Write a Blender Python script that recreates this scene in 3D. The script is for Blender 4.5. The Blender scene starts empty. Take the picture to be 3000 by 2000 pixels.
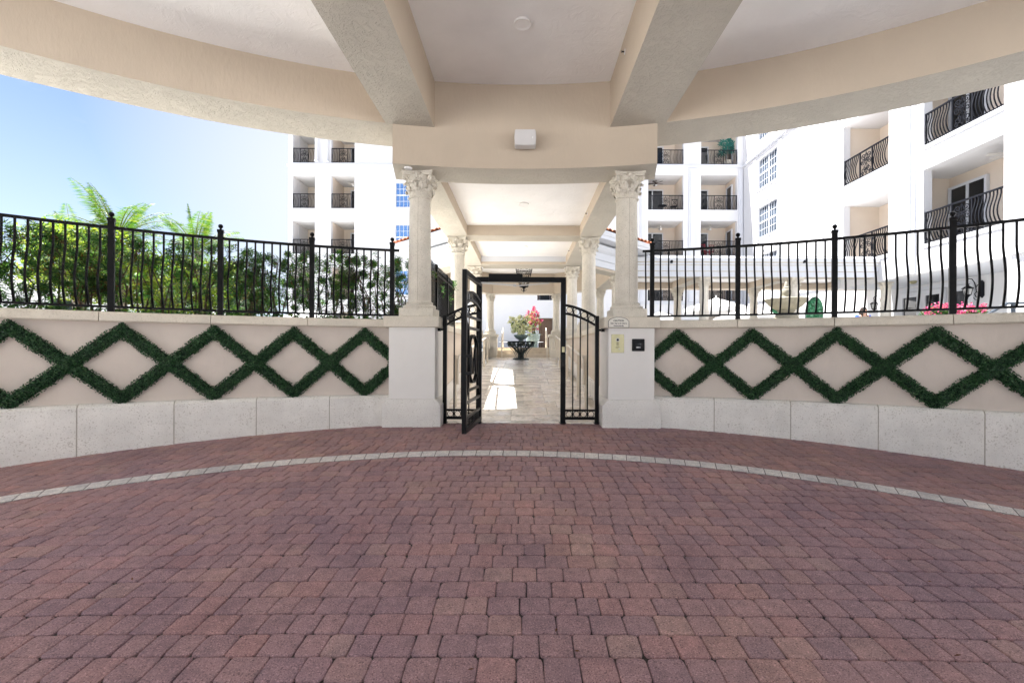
import bpy, bmesh, math, random
import numpy as np
from mathutils import Vector, Matrix

PI = math.pi
RND = random.Random(11)
NPR = np.random.default_rng(5)
D = bpy.data
SC = bpy.context.scene
COL = SC.collection

# ------------------------------------------------------------------ measured frame
F = 1333.33                      # focal length of the 3000 px wide photograph
EYE = 1.12                       # eye height above the gate threshold
CX, CY = -0.12, -2.48            # centre of the round motor court
ROLL = math.radians(0.25)


def at(px, py, y):
    """photograph pixel + distance -> real point"""
    dx, dy = px - 1534, py - 1024
    c, s = math.cos(ROLL), math.sin(ROLL)
    x2, y2 = dx * c + dy * s, -dx * s + dy * c
    return Vector((x2 * y / F, y, EYE - y2 * y / F))


def theta(px, r):
    """angle on the court's circle of radius r for a photograph column"""
    u = (px - 1534) / F
    a = 1 + u * u
    b = -2 * (u * CX + CY)
    c = CX * CX + CY * CY - r * r
    y = (-b + math.sqrt(b * b - 4 * a * c)) / (2 * a)
    return math.atan2(u * y - CX, y - CY)


def ring(r, th, z=0.0):
    return Vector((CX + r * math.sin(th), CY + r * math.cos(th), z))


def ground_z(x, y):
    yy = max(y, 0.0)
    xx = min(abs(x), 7.0)
    return -0.07 * (6.7 - min(yy, 6.7)) - 0.0026 * xx * xx + 0.004 * min(y, 0)


# ------------------------------------------------------------------ objects
def tag(o, label=None, cat=None, group=None, kind=None):
    if label: o['label'] = label
    if cat: o['category'] = cat
    if group: o['group'] = group
    if kind: o['kind'] = kind
    elif label: o['kind'] = 'thing'
    return o


def thing(name, label, cat, loc=(0, 0, 0), group=None, rz=0.0):
    o = D.objects.new(name, None)
    COL.objects.link(o)
    o.empty_display_size = 0.1
    o.location = loc
    o.rotation_euler = (0, 0, rz)
    return tag(o, label, cat, group)


def world_loc(o):
    v = Vector((0, 0, 0))
    while o is not None:
        v += o.location
        o = o.parent
    return v


def copy_tree(o, parent=None):
    c = o.copy()
    COL.objects.link(c)
    c.parent = parent
    for ch in [k for k in D.objects if k.parent == o]:
        copy_tree(ch, c)
    return c


def kids(o):
    return [k for k in D.objects if k.parent == o]


class MB:
    def __init__(self):
        self.v, self.f, self.s, self.m = [], [], [], []

    def add(self, verts, faces, smooth=False, mi=0, M=None):
        b = len(self.v)
        if M is not None:
            verts = [M @ Vector(p) for p in verts]
        self.v.extend([tuple(p) for p in verts])
        for f in faces:
            self.f.append(tuple(i + b for i in f))
            self.s.append(smooth)
            self.m.append(mi)

    def box(self, x0, x1, y0, y1, z0, z1, mi=0, M=None):
        v = [(x0, y0, z0), (x1, y0, z0), (x1, y1, z0), (x0, y1, z0),
             (x0, y0, z1), (x1, y0, z1), (x1, y1, z1), (x0, y1, z1)]
        f = [(0, 3, 2, 1), (4, 5, 6, 7), (0, 1, 5, 4), (1, 2, 6, 5), (2, 3, 7, 6), (3, 0, 4, 7)]
        self.add(v, f, False, mi, M)

    def prism(self, poly, z0, z1, mi=0, M=None):
        """poly in local (x, y), extruded z0..z1"""
        n = len(poly)
        area = sum(poly[i][0] * poly[(i + 1) % n][1] - poly[(i + 1) % n][0] * poly[i][1] for i in range(n))
        if area < 0:
            poly = poly[::-1]
        v = [(p[0], p[1], z0) for p in poly] + [(p[0], p[1], z1) for p in poly]
        f = [tuple(range(n))[::-1], tuple(range(n, 2 * n))]
        f += [(i, (i + 1) % n, n + (i + 1) % n, n + i) for i in range(n)]
        self.add(v, f, False, mi, M)

    def plate(self, poly, y0, y1, mi=0, M=None):
        """poly in local (x, z), extruded along y"""
        T = Matrix(((1, 0, 0, 0), (0, 0, -1, 0), (0, 1, 0, 0), (0, 0, 0, 1)))
        self.prism(poly, -y1, -y0, mi, (M @ T) if M is not None else T)

    def lathe(self, prof, n=24, c=(0, 0, 0), smooth=True, mi=0, M=None, lobes=0, amp=0.0):
        v, f = [], []
        k = len(prof)
        for i in range(n):
            a = 2 * PI * i / n
            for (r, z) in prof:
                q = r * (1 + amp * math.cos(lobes * a)) if lobes else r
                v.append((c[0] + q * math.cos(a), c[1] + q * math.sin(a), c[2] + z))
        for i in range(n):
            j = (i + 1) % n
            for t in range(k - 1):
                f.append((i * k + t, j * k + t, j * k + t + 1, i * k + t + 1))
        self.add(v, f, smooth, mi, M)
        for t, rev in ((0, True), (k - 1, False)):
            if prof[t][0] > 1e-5:
                vv = [v[i * k + t] for i in range(n)]
                self.add(vv, [tuple(range(n))[::-1] if rev else tuple(range(n))], False, mi, M)

    def tube(self, pts, r, n=8, closed=False, smooth=True, mi=0, M=None, rot=0.0, cap=True):
        pts = [Vector(p) for p in pts]
        m = len(pts)
        rr = r if isinstance(r, (list, tuple)) else [r] * m
        tang = []
        for i in range(m):
            if closed:
                t = pts[(i + 1) % m] - pts[i - 1]
            else:
                t = pts[min(i + 1, m - 1)] - pts[max(i - 1, 0)]
            tang.append(t.normalized() if t.length > 1e-9 else Vector((0, 0, 1)))
        up = Vector((0, 0, 1)) if abs(tang[0].z) < 0.9 else Vector((0, 1, 0))
        nrm = (up - tang[0] * up.dot(tang[0])).normalized()
        v, f = [], []
        for i in range(m):
            nrm = (nrm - tang[i] * nrm.dot(tang[i]))
            nrm = nrm.normalized() if nrm.length > 1e-9 else tang[i].orthogonal().normalized()
            bi = tang[i].cross(nrm)
            for k in range(n):
                a = rot + 2 * PI * k / n
                v.append(pts[i] + (nrm * math.cos(a) + bi * math.sin(a)) * rr[i])
        for i in range(m if closed else m - 1):
            j = (i + 1) % m
            for k in range(n):
                q = (k + 1) % n
                f.append((i * n + k, i * n + q, j * n + q, j * n + k))
        if not closed and cap:
            f.append(tuple(range(n))[::-1])
            f.append(tuple((m - 1) * n + k for k in range(n)))
        self.add(v, f, smooth, mi, M)

    def sqbar(self, pts, w, M=None, mi=0, closed=False):
        self.tube(pts, w * 0.7071, 4, closed, False, mi, M, PI / 4)

    def flat(self, pts, w, t, closed=False, M=None, mi=0):
        """flat bar along a path in the local (x, z) plane: w in plane, t along y"""
        m = len(pts)
        v, f = [], []
        for i in range(m):
            p = pts[i]
            a = pts[(i - 1) % m] if (closed or i > 0) else pts[i]
            b = pts[(i + 1) % m] if (closed or i < m - 1) else pts[i]
            d = Vector((b[0] - a[0], b[1] - a[1])).normalized()
            nx, nz = -d.y * w / 2, d.x * w / 2
            for (sx, sy) in ((1, -1), (1, 1), (-1, 1), (-1, -1)):
                v.append((p[0] + sx * nx, sy * t / 2, p[1] + sx * nz))
        for i in range(m if closed else m - 1):
            j = (i + 1) % m
            for k in range(4):
                q = (k + 1) % 4
                f.append((i * 4 + k, i * 4 + q, j * 4 + q, j * 4 + k))
        if not closed:
            f += [(3, 2, 1, 0), tuple((m - 1) * 4 + k for k in range(4))]
        self.add(v, f, False, mi, M)

    def arcsweep(self, prof, t0, t1, n, mi=0, smooth=False, caps=True):
        """closed (R, z) profile swept round the court's centre"""
        k = len(prof)
        v, f = [], []
        for i in range(n + 1):
            t = t0 + (t1 - t0) * i / n
            for (r, z) in prof:
                v.append(ring(r, t, z))
        for i in range(n):
            for q in range(k):
                p = (q + 1) % k
                f.append((i * k + q, (i + 1) * k + q, (i + 1) * k + p, i * k + p))
        self.add(v, f, smooth, mi)
        if caps:
            self.add(v[:k], [tuple(range(k))], False, mi)
            self.add(v[-k:], [tuple(range(k))[::-1]], False, mi)

    def polysweep(self, pts, prof, closed=True, mi=0):
        """closed (offset, z) profile swept along a plan polyline with mitred corners; offset>0 = right of travel"""
        m, k = len(pts), len(prof)
        v, f = [], []
        for i in range(m):
            p = Vector(pts[i]).to_2d()
            a = Vector(pts[i - 1]).to_2d() if (closed or i > 0) else None
            b = Vector(pts[(i + 1) % m]).to_2d() if (closed or i < m - 1) else None
            d1 = (p - a).normalized() if a is not None else (b - p).normalized()
            d2 = (b - p).normalized() if b is not None else d1
            n1, n2 = Vector((d1.y, -d1.x)), Vector((d2.y, -d2.x))
            nn = (n1 + n2).normalized()
            sc = 1 / max(nn.dot(n1), 0.2)
            for (o, z) in prof:
                v.append((p.x + nn.x * o * sc, p.y + nn.y * o * sc, z))
        for i in range(m if closed else m - 1):
            j = (i + 1) % m
            for q in range(k):
                r = (q + 1) % k
                f.append((i * k + q, j * k + q, j * k + r, i * k + r))
        if not closed:
            f += [tuple(range(k)), tuple((m - 1) * k + q for q in range(k))[::-1]]
        self.add(v, f, False, mi)

    def wall(self, O, U, N, a0, a1, z0, z1, th, holes, mi=0):
        """wall with rectangular holes: front plane through O, th thick behind it"""
        O, U, N = Vector(O), Vector(U), Vector(N)
        As = sorted(set([a0, a1] + [h[0] for h in holes] + [h[1] for h in holes]))
        Zs = sorted(set([z0, z1] + [h[2] for h in holes] + [h[3] for h in holes]))
        na, nz = len(As) - 1, len(Zs) - 1

        def solid(i, j):
            if i < 0 or j < 0 or i >= na or j >= nz: return False
            a, z = (As[i] + As[i + 1]) / 2, (Zs[j] + Zs[j + 1]) / 2
            return not any(h[0] < a < h[1] and h[2] < z < h[3] for h in holes)

        def P(a, z, n): return O + U * a + Vector((0, 0, z)) + N * n
        for i in range(na):
            for j in range(nz):
                if not solid(i, j): continue
                a, b, c, d = As[i], As[i + 1], Zs[j], Zs[j + 1]
                q = [P(a, c, 0), P(b, c, 0), P(b, d, 0), P(a, d, 0), P(a, c, -th), P(b, c, -th), P(b, d, -th), P(a, d, -th)]
                fs = [(0, 1, 2, 3), (7, 6, 5, 4)]
                if not solid(i - 1, j): fs.append((4, 0, 3, 7))
                if not solid(i + 1, j): fs.append((1, 5, 6, 2))
                if not solid(i, j - 1): fs.append((4, 5, 1, 0))
                if not solid(i, j + 1): fs.append((3, 2, 6, 7))
                self.add(q, fs, False, mi)

    def mesh(self, name, mats, shift=None, sharp=35):
        me = D.meshes.new(name)
        v = self.v
        if shift is not None:
            v = [(p[0] - shift[0], p[1] - shift[1], p[2] - shift[2]) for p in v]
        me.from_pydata(v, [], self.f)
        for m in (mats if isinstance(mats, (list, tuple)) else [mats]):
            me.materials.append(m)
        me.polygons.foreach_set('use_smooth', self.s)
        me.polygons.foreach_set('material_index', self.m)
        bm = bmesh.new()
        bm.from_mesh(me)
        bmesh.ops.recalc_face_normals(bm, faces=bm.faces)
        bm.to_mesh(me)
        bm.free()
        if any(self.s):
            me.set_sharp_from_angle(angle=math.radians(sharp))
        me.update()
        return me

    def build(self, name, mats, parent=None, bevel=0.0, local=False, seg=2, weld=False):
        sh = None
        if parent is not None and not local:
            sh = world_loc(parent)
        o = D.objects.new(name, self.mesh(name, mats, sh))
        COL.objects.link(o)
        o.parent = parent
        if bevel:
            if weld:
                w = o.modifiers.new('weld', 'WELD'); w.merge_threshold = 0.0005
            b = o.modifiers.new('bevel', 'BEVEL')
            b.width = bevel; b.segments = seg; b.limit_method = 'ANGLE'; b.angle_limit = math.radians(40)
            b.harden_normals = False
        return o


def inst(name, me, parent=None, loc=(0, 0, 0), rz=0.0):
    o = D.objects.new(name, me)
    COL.objects.link(o)
    o.parent = parent
    o.location = loc
    o.rotation_euler = (0, 0, rz)
    return o


def leaf_mesh(name, mats, P, Nr, L, W, shift=None, fold=0.15, droop=None, smooth=False):
    """cloud of separate four-sided leaves; P, Nr (n,3), L, W scalars or (n,)"""
    P = np.asarray(P, float); n = len(P)
    if shift is not None:
        P = P - np.array(shift)
    Nr = Nr / (np.linalg.norm(Nr, axis=1, keepdims=True) + 1e-9)
    t = NPR.normal(size=(n, 3)) if droop is None else np.asarray(droop, float)
    d = t - Nr * np.sum(t * Nr, axis=1, keepdims=True)
    d /= (np.linalg.norm(d, axis=1, keepdims=True) + 1e-9)
    s = np.cross(Nr, d)
    L = np.broadcast_to(np.asarray(L, float), (n,))[:, None]
    W = np.broadcast_to(np.asarray(W, float), (n,))[:, None]
    a = P - d * L / 2
    b = P + s * W / 2 + Nr * W * fold
    c = P + d * L / 2
    e = P - s * W / 2 + Nr * W * fold
    V = np.stack([a, b, c, e], axis=1).reshape(-1, 3)
    me = D.meshes.new(name)
    me.vertices.add(4 * n)
    me.vertices.foreach_set('co', V.ravel())
    me.loops.add(4 * n)
    me.loops.foreach_set('vertex_index', np.arange(4 * n, dtype=np.int32))
    me.polygons.add(n)
    me.polygons.foreach_set('loop_start', np.arange(0, 4 * n, 4, dtype=np.int32))
    me.update(calc_edges=True)
    me.materials.append(mats)
    me.validate()
    return me


# ------------------------------------------------------------------ materials
def new_mat(name):
    m = D.materials.new(name)
    m.use_nodes = True
    nt = m.node_tree
    b = nt.nodes['Principled BSDF']
    return m, nt, b


def lin(c):
    return tuple(((x / 255 + 0.055) / 1.055) ** 2.4 if x > 10 else x / 255 / 12.92 for x in c) + (1,)


def node(nt, t, **kw):
    n = nt.nodes.new(t)
    for k, v in kw.items():
        if k in n.inputs:
            n.inputs[k].default_value = v
        else:
            setattr(n, k, v)
    return n


def ramp(nt, stops):
    r = nt.nodes.new('ShaderNodeValToRGB')
    e = r.color_ramp.elements
    while len(e) < len(stops): e.new(0.5)
    for i, (p, c) in enumerate(stops):
        e[i].position = p
        e[i].color = c if len(c) == 4 else tuple(c) + (1,)
    return r


def mixc(nt, fac, a, b, mode='MIX'):
    m = nt.nodes.new('ShaderNodeMix')
    m.data_type = 'RGBA'; m.blend_type = mode
    for s, v in ((m.inputs[0], fac), (m.inputs[6], a), (m.inputs[7], b)):
        if hasattr(v, 'links') or isinstance(v, bpy.types.NodeSocket):
            nt.links.new(v, s)
        else:
            s.default_value = v
    return m.outputs[2]


def sc3(c, k):
    return (min(c[0] * k, 1), min(c[1] * k, 1), min(c[2] * k, 1), 1)


def surface(name, c, rough=0.8, var=0.12, vscale=2.0, bump=0.0, bscale=40.0, pits=0.0, pscale=60.0, stain=0.0,
            stretch=None, fine=0.0, dist=0.01, spec=0.3, metal=0.0, pitcol=0.55):
    m, nt, b = new_mat(name)
    L = nt.links
    tc = node(nt, 'ShaderNodeTexCoord')
    vec = tc.outputs['Object']
    if stretch:
        mp = node(nt, 'ShaderNodeMapping')
        mp.inputs['Scale'].default_value = stretch
        L.new(vec, mp.inputs['Vector']); vec2 = mp.outputs[0]
    else:
        vec2 = vec
    n1 = node(nt, 'ShaderNodeTexNoise', Scale=vscale, Detail=6.0, Roughness=0.6)
    L.new(vec, n1.inputs['Vector'])
    r1 = ramp(nt, [(0.3, sc3(c, 1 - var)), (0.7, sc3(c, 1 + var * 0.6))])
    L.new(n1.outputs['Fac'], r1.inputs[0])
    col = r1.outputs[0]
    if fine:
        n2 = node(nt, 'ShaderNodeTexNoise', Scale=180.0, Detail=3.0)
        L.new(vec, n2.inputs['Vector'])
        r2 = ramp(nt, [(0.35, (1 - fine,) * 3), (0.65, (1 + fine * 0.4,) * 3)])
        L.new(n2.outputs['Fac'], r2.inputs[0])
        col = mixc(nt, 1.0, col, r2.outputs[0], 'MULTIPLY')
    if stain:
        n3 = node(nt, 'ShaderNodeTexNoise', Scale=1.3, Detail=8.0, Roughness=0.7)
        mp = node(nt, 'ShaderNodeMapping'); mp.inputs['Scale'].default_value = (2.0, 2.0, 0.7)
        L.new(vec, mp.inputs[0]); L.new(mp.outputs[0], n3.inputs['Vector'])
        r3 = ramp(nt, [(0.52, (0, 0, 0)), (0.72, (stain,) * 3)])
        L.new(n3.outputs['Fac'], r3.inputs[0])
        col = mixc(nt, r3.outputs[0], col, (c[0] * 0.5, c[1] * 0.48, c[2] * 0.42, 1))
    h = None
    if pits:
        n4 = node(nt, 'ShaderNodeTexNoise', Scale=pscale, Detail=2.0, Roughness=0.5)
        n5 = node(nt, 'ShaderNodeTexNoise', Scale=5.0, Detail=2.0)
        L.new(vec, n4.inputs['Vector']); L.new(vec, n5.inputs['Vector'])
        mm = node(nt, 'ShaderNodeMath', operation='MULTIPLY_ADD')
        L.new(n5.outputs['Fac'], mm.inputs[0]); mm.inputs[1].default_value = 0.18
        L.new(n4.outputs['Fac'], mm.inputs[2])
        r4 = ramp(nt, [(0.69, (0, 0, 0)), (0.75, (1, 1, 1))])
        L.new(mm.outputs[0], r4.inputs[0])
        pf = node(nt, 'ShaderNodeMath', operation='MULTIPLY'); pf.inputs[1].default_value = pits
        L.new(r4.outputs[0], pf.inputs[0])
        col = mixc(nt, pf.outputs[0], col, (c[0] * pitcol, c[1] * pitcol * 0.95, c[2] * pitcol * 0.85, 1))
        inv = node(nt, 'ShaderNodeMath', operation='SUBTRACT'); inv.inputs[0].default_value = 1.0
        L.new(r4.outputs[0], inv.inputs[1]); h = inv.outputs[0]
    L.new(col, b.inputs['Base Color'])
    b.inputs['Roughness'].default_value = rough
    b.inputs['Specular IOR Level'].default_value = spec
    b.inputs['Metallic'].default_value = metal
    if bump or pits:
        bp = node(nt, 'ShaderNodeBump', Strength=bump if bump else 0.5, Distance=dist)
        nb = node(nt, 'ShaderNodeTexNoise', Scale=bscale, Detail=5.0, Roughness=0.55)
        L.new(vec2, nb.inputs['Vector'])
        hh = nb.outputs['Fac']
        if h is not None:
            ad = node(nt, 'ShaderNodeMath', operation='ADD')
            L.new(hh, ad.inputs[0]); L.new(h, ad.inputs[1]); hh = ad.outputs[0]
        L.new(hh, bp.inputs['Height'])
        L.new(bp.outputs[0], b.inputs['Normal'])
    return m


def stucco(name, c, scale=9.0, strength=0.6, var=0.07, dist=0.02):
    """trowelled 'skip' stucco: flat plateaus with ragged ridges"""
    m, nt, b = new_mat(name)
    L = nt.links
    tc = node(nt, 'ShaderNodeTexCoord')
    n1 = node(nt, 'ShaderNodeTexNoise', Scale=1.6, Detail=5.0)
    L.new(tc.outputs['Object'], n1.inputs['Vector'])
    r1 = ramp(nt, [(0.3, sc3(c, 1 - var)), (0.7, sc3(c, 1 + var * 0.5))])
    L.new(n1.outputs['Fac'], r1.inputs[0]); L.new(r1.outputs[0], b.inputs['Base Color'])
    b.inputs['Roughness'].default_value = 0.85
    b.inputs['Specular IOR Level'].default_value = 0.25
    n2 = node(nt, 'ShaderNodeTexNoise', Scale=scale, Detail=7.0, Roughness=0.62, Distortion=1.2)
    L.new(tc.outputs['Object'], n2.inputs['Vector'])
    r2 = ramp(nt, [(0.42, (0, 0, 0)), (0.5, (1, 1, 1)), (0.56, (0.75, 0.75, 0.75))])
    L.new(n2.outputs['Fac'], r2.inputs[0])
    n3 = node(nt, 'ShaderNodeTexNoise', Scale=scale * 9, Detail=4.0)
    L.new(tc.outputs['Object'], n3.inputs['Vector'])
    ad = node(nt, 'ShaderNodeMath', operation='MULTIPLY_ADD'); ad.inputs[1].default_value = 0.35
    L.new(n3.outputs['Fac'], ad.inputs[0]); L.new(r2.outputs[0], ad.inputs[2])
    bp = node(nt, 'ShaderNodeBump', Strength=strength, Distance=dist)
    L.new(ad.outputs[0], bp.inputs['Height']); L.new(bp.outputs[0], b.inputs['Normal'])
    return m


def leafmat(name, stops, rough=0.5, trans=0.35, spec=0.35):
    m, nt, b = new_mat(name)
    L = nt.links
    g = node(nt, 'ShaderNodeNewGeometry')
    r = ramp(nt, stops)
    L.new(g.outputs['Random Per Island'], r.inputs[0])
    L.new(r.outputs[0], b.inputs['Base Color'])
    b.inputs['Roughness'].default_value = rough
    b.inputs['Specular IOR Level'].default_value = spec
    t = node(nt, 'ShaderNodeBsdfTranslucent')
    tcol = mixc(nt, 1.0, r.outputs[0], (1.6, 1.7, 0.7, 1), 'MULTIPLY')
    L.new(tcol, t.inputs['Color'])
    mx = node(nt, 'ShaderNodeMixShader'); mx.inputs[0].default_value = trans
    L.new(b.outputs[0], mx.inputs[1]); L.new(t.outputs[0], mx.inputs[2])
    L.new(mx.outputs[0], nt.nodes['Material Output'].inputs['Surface'])
    return m


def glassmat(name, c, rough=0.03, metal=0.0, spec=0.6):
    m, nt, b = new_mat(name)
    b.inputs['Base Color'].default_value = c + (1,)
    b.inputs['Roughness'].default_value = rough
    b.inputs['Metallic'].default_value = metal
    b.inputs['Specular IOR Level'].default_value = spec
    return m


M = {}
TAN = (0.515, 0.435, 0.345)
M['tan'] = surface('tan_stucco', TAN, 0.85, 0.06, 1.2, 0.35, 26.0, stretch=(1, 1, 0.35), dist=0.012)
M['tan_rough'] = stucco('tan_rough_stucco', (0.54, 0.50, 0.43), 12.0, 0.6)
M['tan_rough_dark'] = stucco('tan_rough_stucco_beams', (0.50, 0.43, 0.35), 8.0, 0.7)
M['ceiling'] = stucco('white_skip_ceiling', (0.91, 0.90, 0.895), 3.6, 0.2, 0.05)
M['wallpanel'] = surface('taupe_panel', (0.68, 0.60, 0.53), 0.8, 0.07, 1.5, 0.22, 18.0, stretch=(1, 1, 0.25), stain=0.2, dist=0.01)
M['coral'] = surface('coral_stone', (0.89, 0.865, 0.81), 0.85, 0.10, 3.0, 0.4, 55.0, 0.55, 60.0, 0.16, fine=0.08)
M['coralcol'] = surface('coral_column_stone', (0.74, 0.69, 0.60), 0.85, 0.12, 4.0, 0.45, 70.0, 0.6, 75.0, 0.25, fine=0.12)
M['coping'] = surface('precast_coping', (0.74, 0.68, 0.575), 0.8, 0.12, 2.2, 0.3, 45.0, 0.3, 60.0, 0.3, fine=0.1)
M['precast'] = surface('painted_pier', (0.84, 0.815, 0.775), 0.7, 0.04, 1.2, 0.12, 30.0, stain=0.06)
M['white'] = surface('white_painted_stucco', (0.65, 0.65, 0.66), 0.8, 0.03, 0.6, 0.2, 30.0)
M['offwhite'] = surface('white_trim', (0.60, 0.615, 0.65), 0.65, 0.03, 1.0, 0.08, 30.0)  # cool tint stands in for blue skylight on the trim
M['peach'] = surface('peach_balcony_wall', (0.66, 0.575, 0.485), 0.85, 0.04, 1.0, 0.2, 30.0)
M['iron'] = surface('black_painted_iron', (0.007, 0.007, 0.008), 0.38, 0.3, 14.0, 0.06, 90.0, spec=0.13)
M['iron_flat'] = surface('dark_scrolled_iron', (0.009, 0.010, 0.014), 0.5, 0.2, 9.0, spec=0.15)
M['verdigris'] = surface('verdigris_iron', (0.035, 0.05, 0.048), 0.55, 0.5, 22.0, 0.3, 60.0, spec=0.5)
M['cream'] = surface('cream_handrail', (0.74, 0.68, 0.58), 0.45, 0.04, 5.0)
M['mortar'] = surface('mortar', (0.50, 0.46, 0.39), 0.95, 0.2, 30.0)
M['soil'] = surface('garden_soil', (0.05, 0.035, 0.025), 0.95, 0.4, 12.0, 0.6, 40.0)
M['bark'] = surface('bark', (0.10, 0.07, 0.05), 0.9, 0.35, 20.0, 0.6, 50.0, stretch=(1, 1, 0.3))
M['palmbark'] = surface('palm_bark', (0.25, 0.21, 0.17), 0.9, 0.3, 8.0, 0.6, 20.0, stretch=(1, 1, 4))
M['brass'] = surface('brass', (0.50, 0.455, 0.28), 0.4, 0.1, 12.0, metal=0.9)
M['steel'] = surface('steel_arm', (0.45, 0.44, 0.43), 0.35, 0.1, 30.0, metal=0.8)
M['blackplastic'] = surface('black_plastic', (0.008, 0.008, 0.009), 0.4, 0.1, 30.0, spec=0.2)
M['signwhite'] = surface('sign_face', (0.78, 0.75, 0.68), 0.5, 0.03, 6.0)
M['signblack'] = surface('sign_black', (0.012, 0.012, 0.014), 0.5, 0.0, 6.0)
M['plasticwhite'] = surface('white_plastic', (0.60, 0.59, 0.59), 0.4, 0.03, 5.0, 0.05, 300.0)
M['fixture'] = surface('white_light_fixture', (0.88, 0.87, 0.86), 0.5, 0.03, 5.0)
M['glassdark'] = glassmat('dark_glass', (0.012, 0.014, 0.017), 0.04, 0.0, 0.5)
M['glassgrey'] = glassmat('grey_blue_glass', (0.16, 0.21, 0.28), 0.05, 0.7, 0.5)  # blue-grey of the window reflections put into the glass colour
M['glasssky'] = glassmat('sky_tinted_glass', (0.30, 0.50, 0.80), 0.04, 0.85, 0.6)  # blue of the reflected sky is tinted into the glass itself
M['canvas'] = surface('white_canvas', (0.82, 0.81, 0.80), 0.85, 0.03, 2.0)
M['terracotta'] = surface('terracotta_tile', (0.45, 0.16, 0.08), 0.8, 0.3, 7.0, 0.3, 40.0)
M['fountain'] = surface('mossy_fountain_stone', (0.29, 0.27, 0.215), 0.75, 0.3, 5.0, 0.4, 40.0, 0.4, 40.0, 0.35)
M['celadon'] = surface('grey_green_glazed_pot', (0.22, 0.29, 0.28), 0.35, 0.12, 9.0, spec=0.5)
M['brown'] = surface('brown_door', (0.14, 0.085, 0.055), 0.6, 0.15, 6.0)
M['fan'] = surface('brown_fan', (0.045, 0.03, 0.024), 0.5, 0.2, 6.0)
M['fanwhite'] = surface('pale_fan', (0.55, 0.53, 0.50), 0.5, 0.05, 6.0)
M['skin'] = surface('skin', (0.55, 0.33, 0.24), 0.55, 0.06, 9.0)
M['hair'] = surface('dark_hair', (0.03, 0.015, 0.01), 0.5, 0.3, 40.0)
M['blue'] = surface('blue_shirt', (0.02, 0.09, 0.50), 0.8, 0.1, 9.0)
M['trousers'] = surface('dark_trousers', (0.03, 0.03, 0.04), 0.85, 0.1, 9.0)
M['darkrail'] = surface('slate_handrail', (0.06, 0.075, 0.095), 0.45, 0.1, 9.0)
M['bulb'] = surface('lantern_glass', (0.80, 0.80, 0.79), 0.25, 0.05, 9.0)
M['drive'] = surface('bounce_drive', (0.63, 0.625, 0.62), 0.9, 0.15, 0.8, 0.3, 20.0)  # drive colour raised so it bounces sunlight up under the canopy
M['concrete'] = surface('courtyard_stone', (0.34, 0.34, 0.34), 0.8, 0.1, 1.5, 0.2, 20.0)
M['pale_paving'] = surface('pale_bounce_paving', (0.60, 0.59, 0.56), 0.85, 0.1, 1.5, 0.2, 20.0)  # left courtyard made paler, to bounce light onto the ring beam's underside
M['green'] = surface('lawn', (0.06, 0.11, 0.03), 0.95, 0.4, 6.0, 0.6, 60.0)

M['box'] = leafmat('boxwood_leaf', [(0.0, (0.006, 0.028, 0.010)), (0.45, (0.016, 0.066, 0.022)), (0.85, (0.036, 0.115, 0.036)), (1.0, (0.09, 0.18, 0.08))], 0.42, 0.15, 0.45)
M['boxback'] = surface('boxwood_backing', (0.006, 0.022, 0.010), 0.9, 0.3, 40.0)
M['podo'] = leafmat('podocarpus_leaf', [(0.0, (0.018, 0.058, 0.026)), (0.45, (0.042, 0.11, 0.038)), (0.8, (0.085, 0.18, 0.05)), (0.93, (0.15, 0.25, 0.055)), (0.96, (0.12, 0.055, 0.025)), (1.0, (0.10, 0.06, 0.03))], 0.5, 0.4, 0.3)
M['dry'] = leafmat('dry_brown_leaf', [(0.0, (0.09, 0.035, 0.018)), (1.0, (0.16, 0.075, 0.035))], 0.7, 0.3, 0.2)
M['lime'] = leafmat('sunlit_leaf', [(0.0, (0.10, 0.17, 0.025)), (0.6, (0.18, 0.25, 0.04)), (1.0, (0.32, 0.33, 0.08))], 0.5, 0.5, 0.25)
M['frond'] = leafmat('palm_leaflet', [(0.0, (0.03, 0.09, 0.015)), (0.6, (0.07, 0.135, 0.02)), (1.0, (0.15, 0.185, 0.035))], 0.5, 0.4, 0.25)
M['bluepalm'] = leafmat('blue_green_palm_leaf', [(0.0, (0.01, 0.10, 0.09)), (1.0, (0.02, 0.18, 0.15))], 0.5, 0.3, 0.3)
M['pink'] = leafmat('pink_bract', [(0.0, (0.42, 0.03, 0.15)), (0.6, (0.55, 0.08, 0.24)), (1.0, (0.62, 0.28, 0.38))], 0.6, 0.25, 0.2)
M['whiteflower'] = leafmat('white_petal', [(0.0, (0.48, 0.46, 0.32)), (0.2, (0.70, 0.69, 0.62)), (1.0, (0.84, 0.83, 0.81))], 0.6, 0.35, 0.2)
M['ivy'] = leafmat('wall_greenery', [(0.0, (0.01, 0.06, 0.03)), (1.0, (0.03, 0.16, 0.08))], 0.5, 0.2, 0.3)


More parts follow.
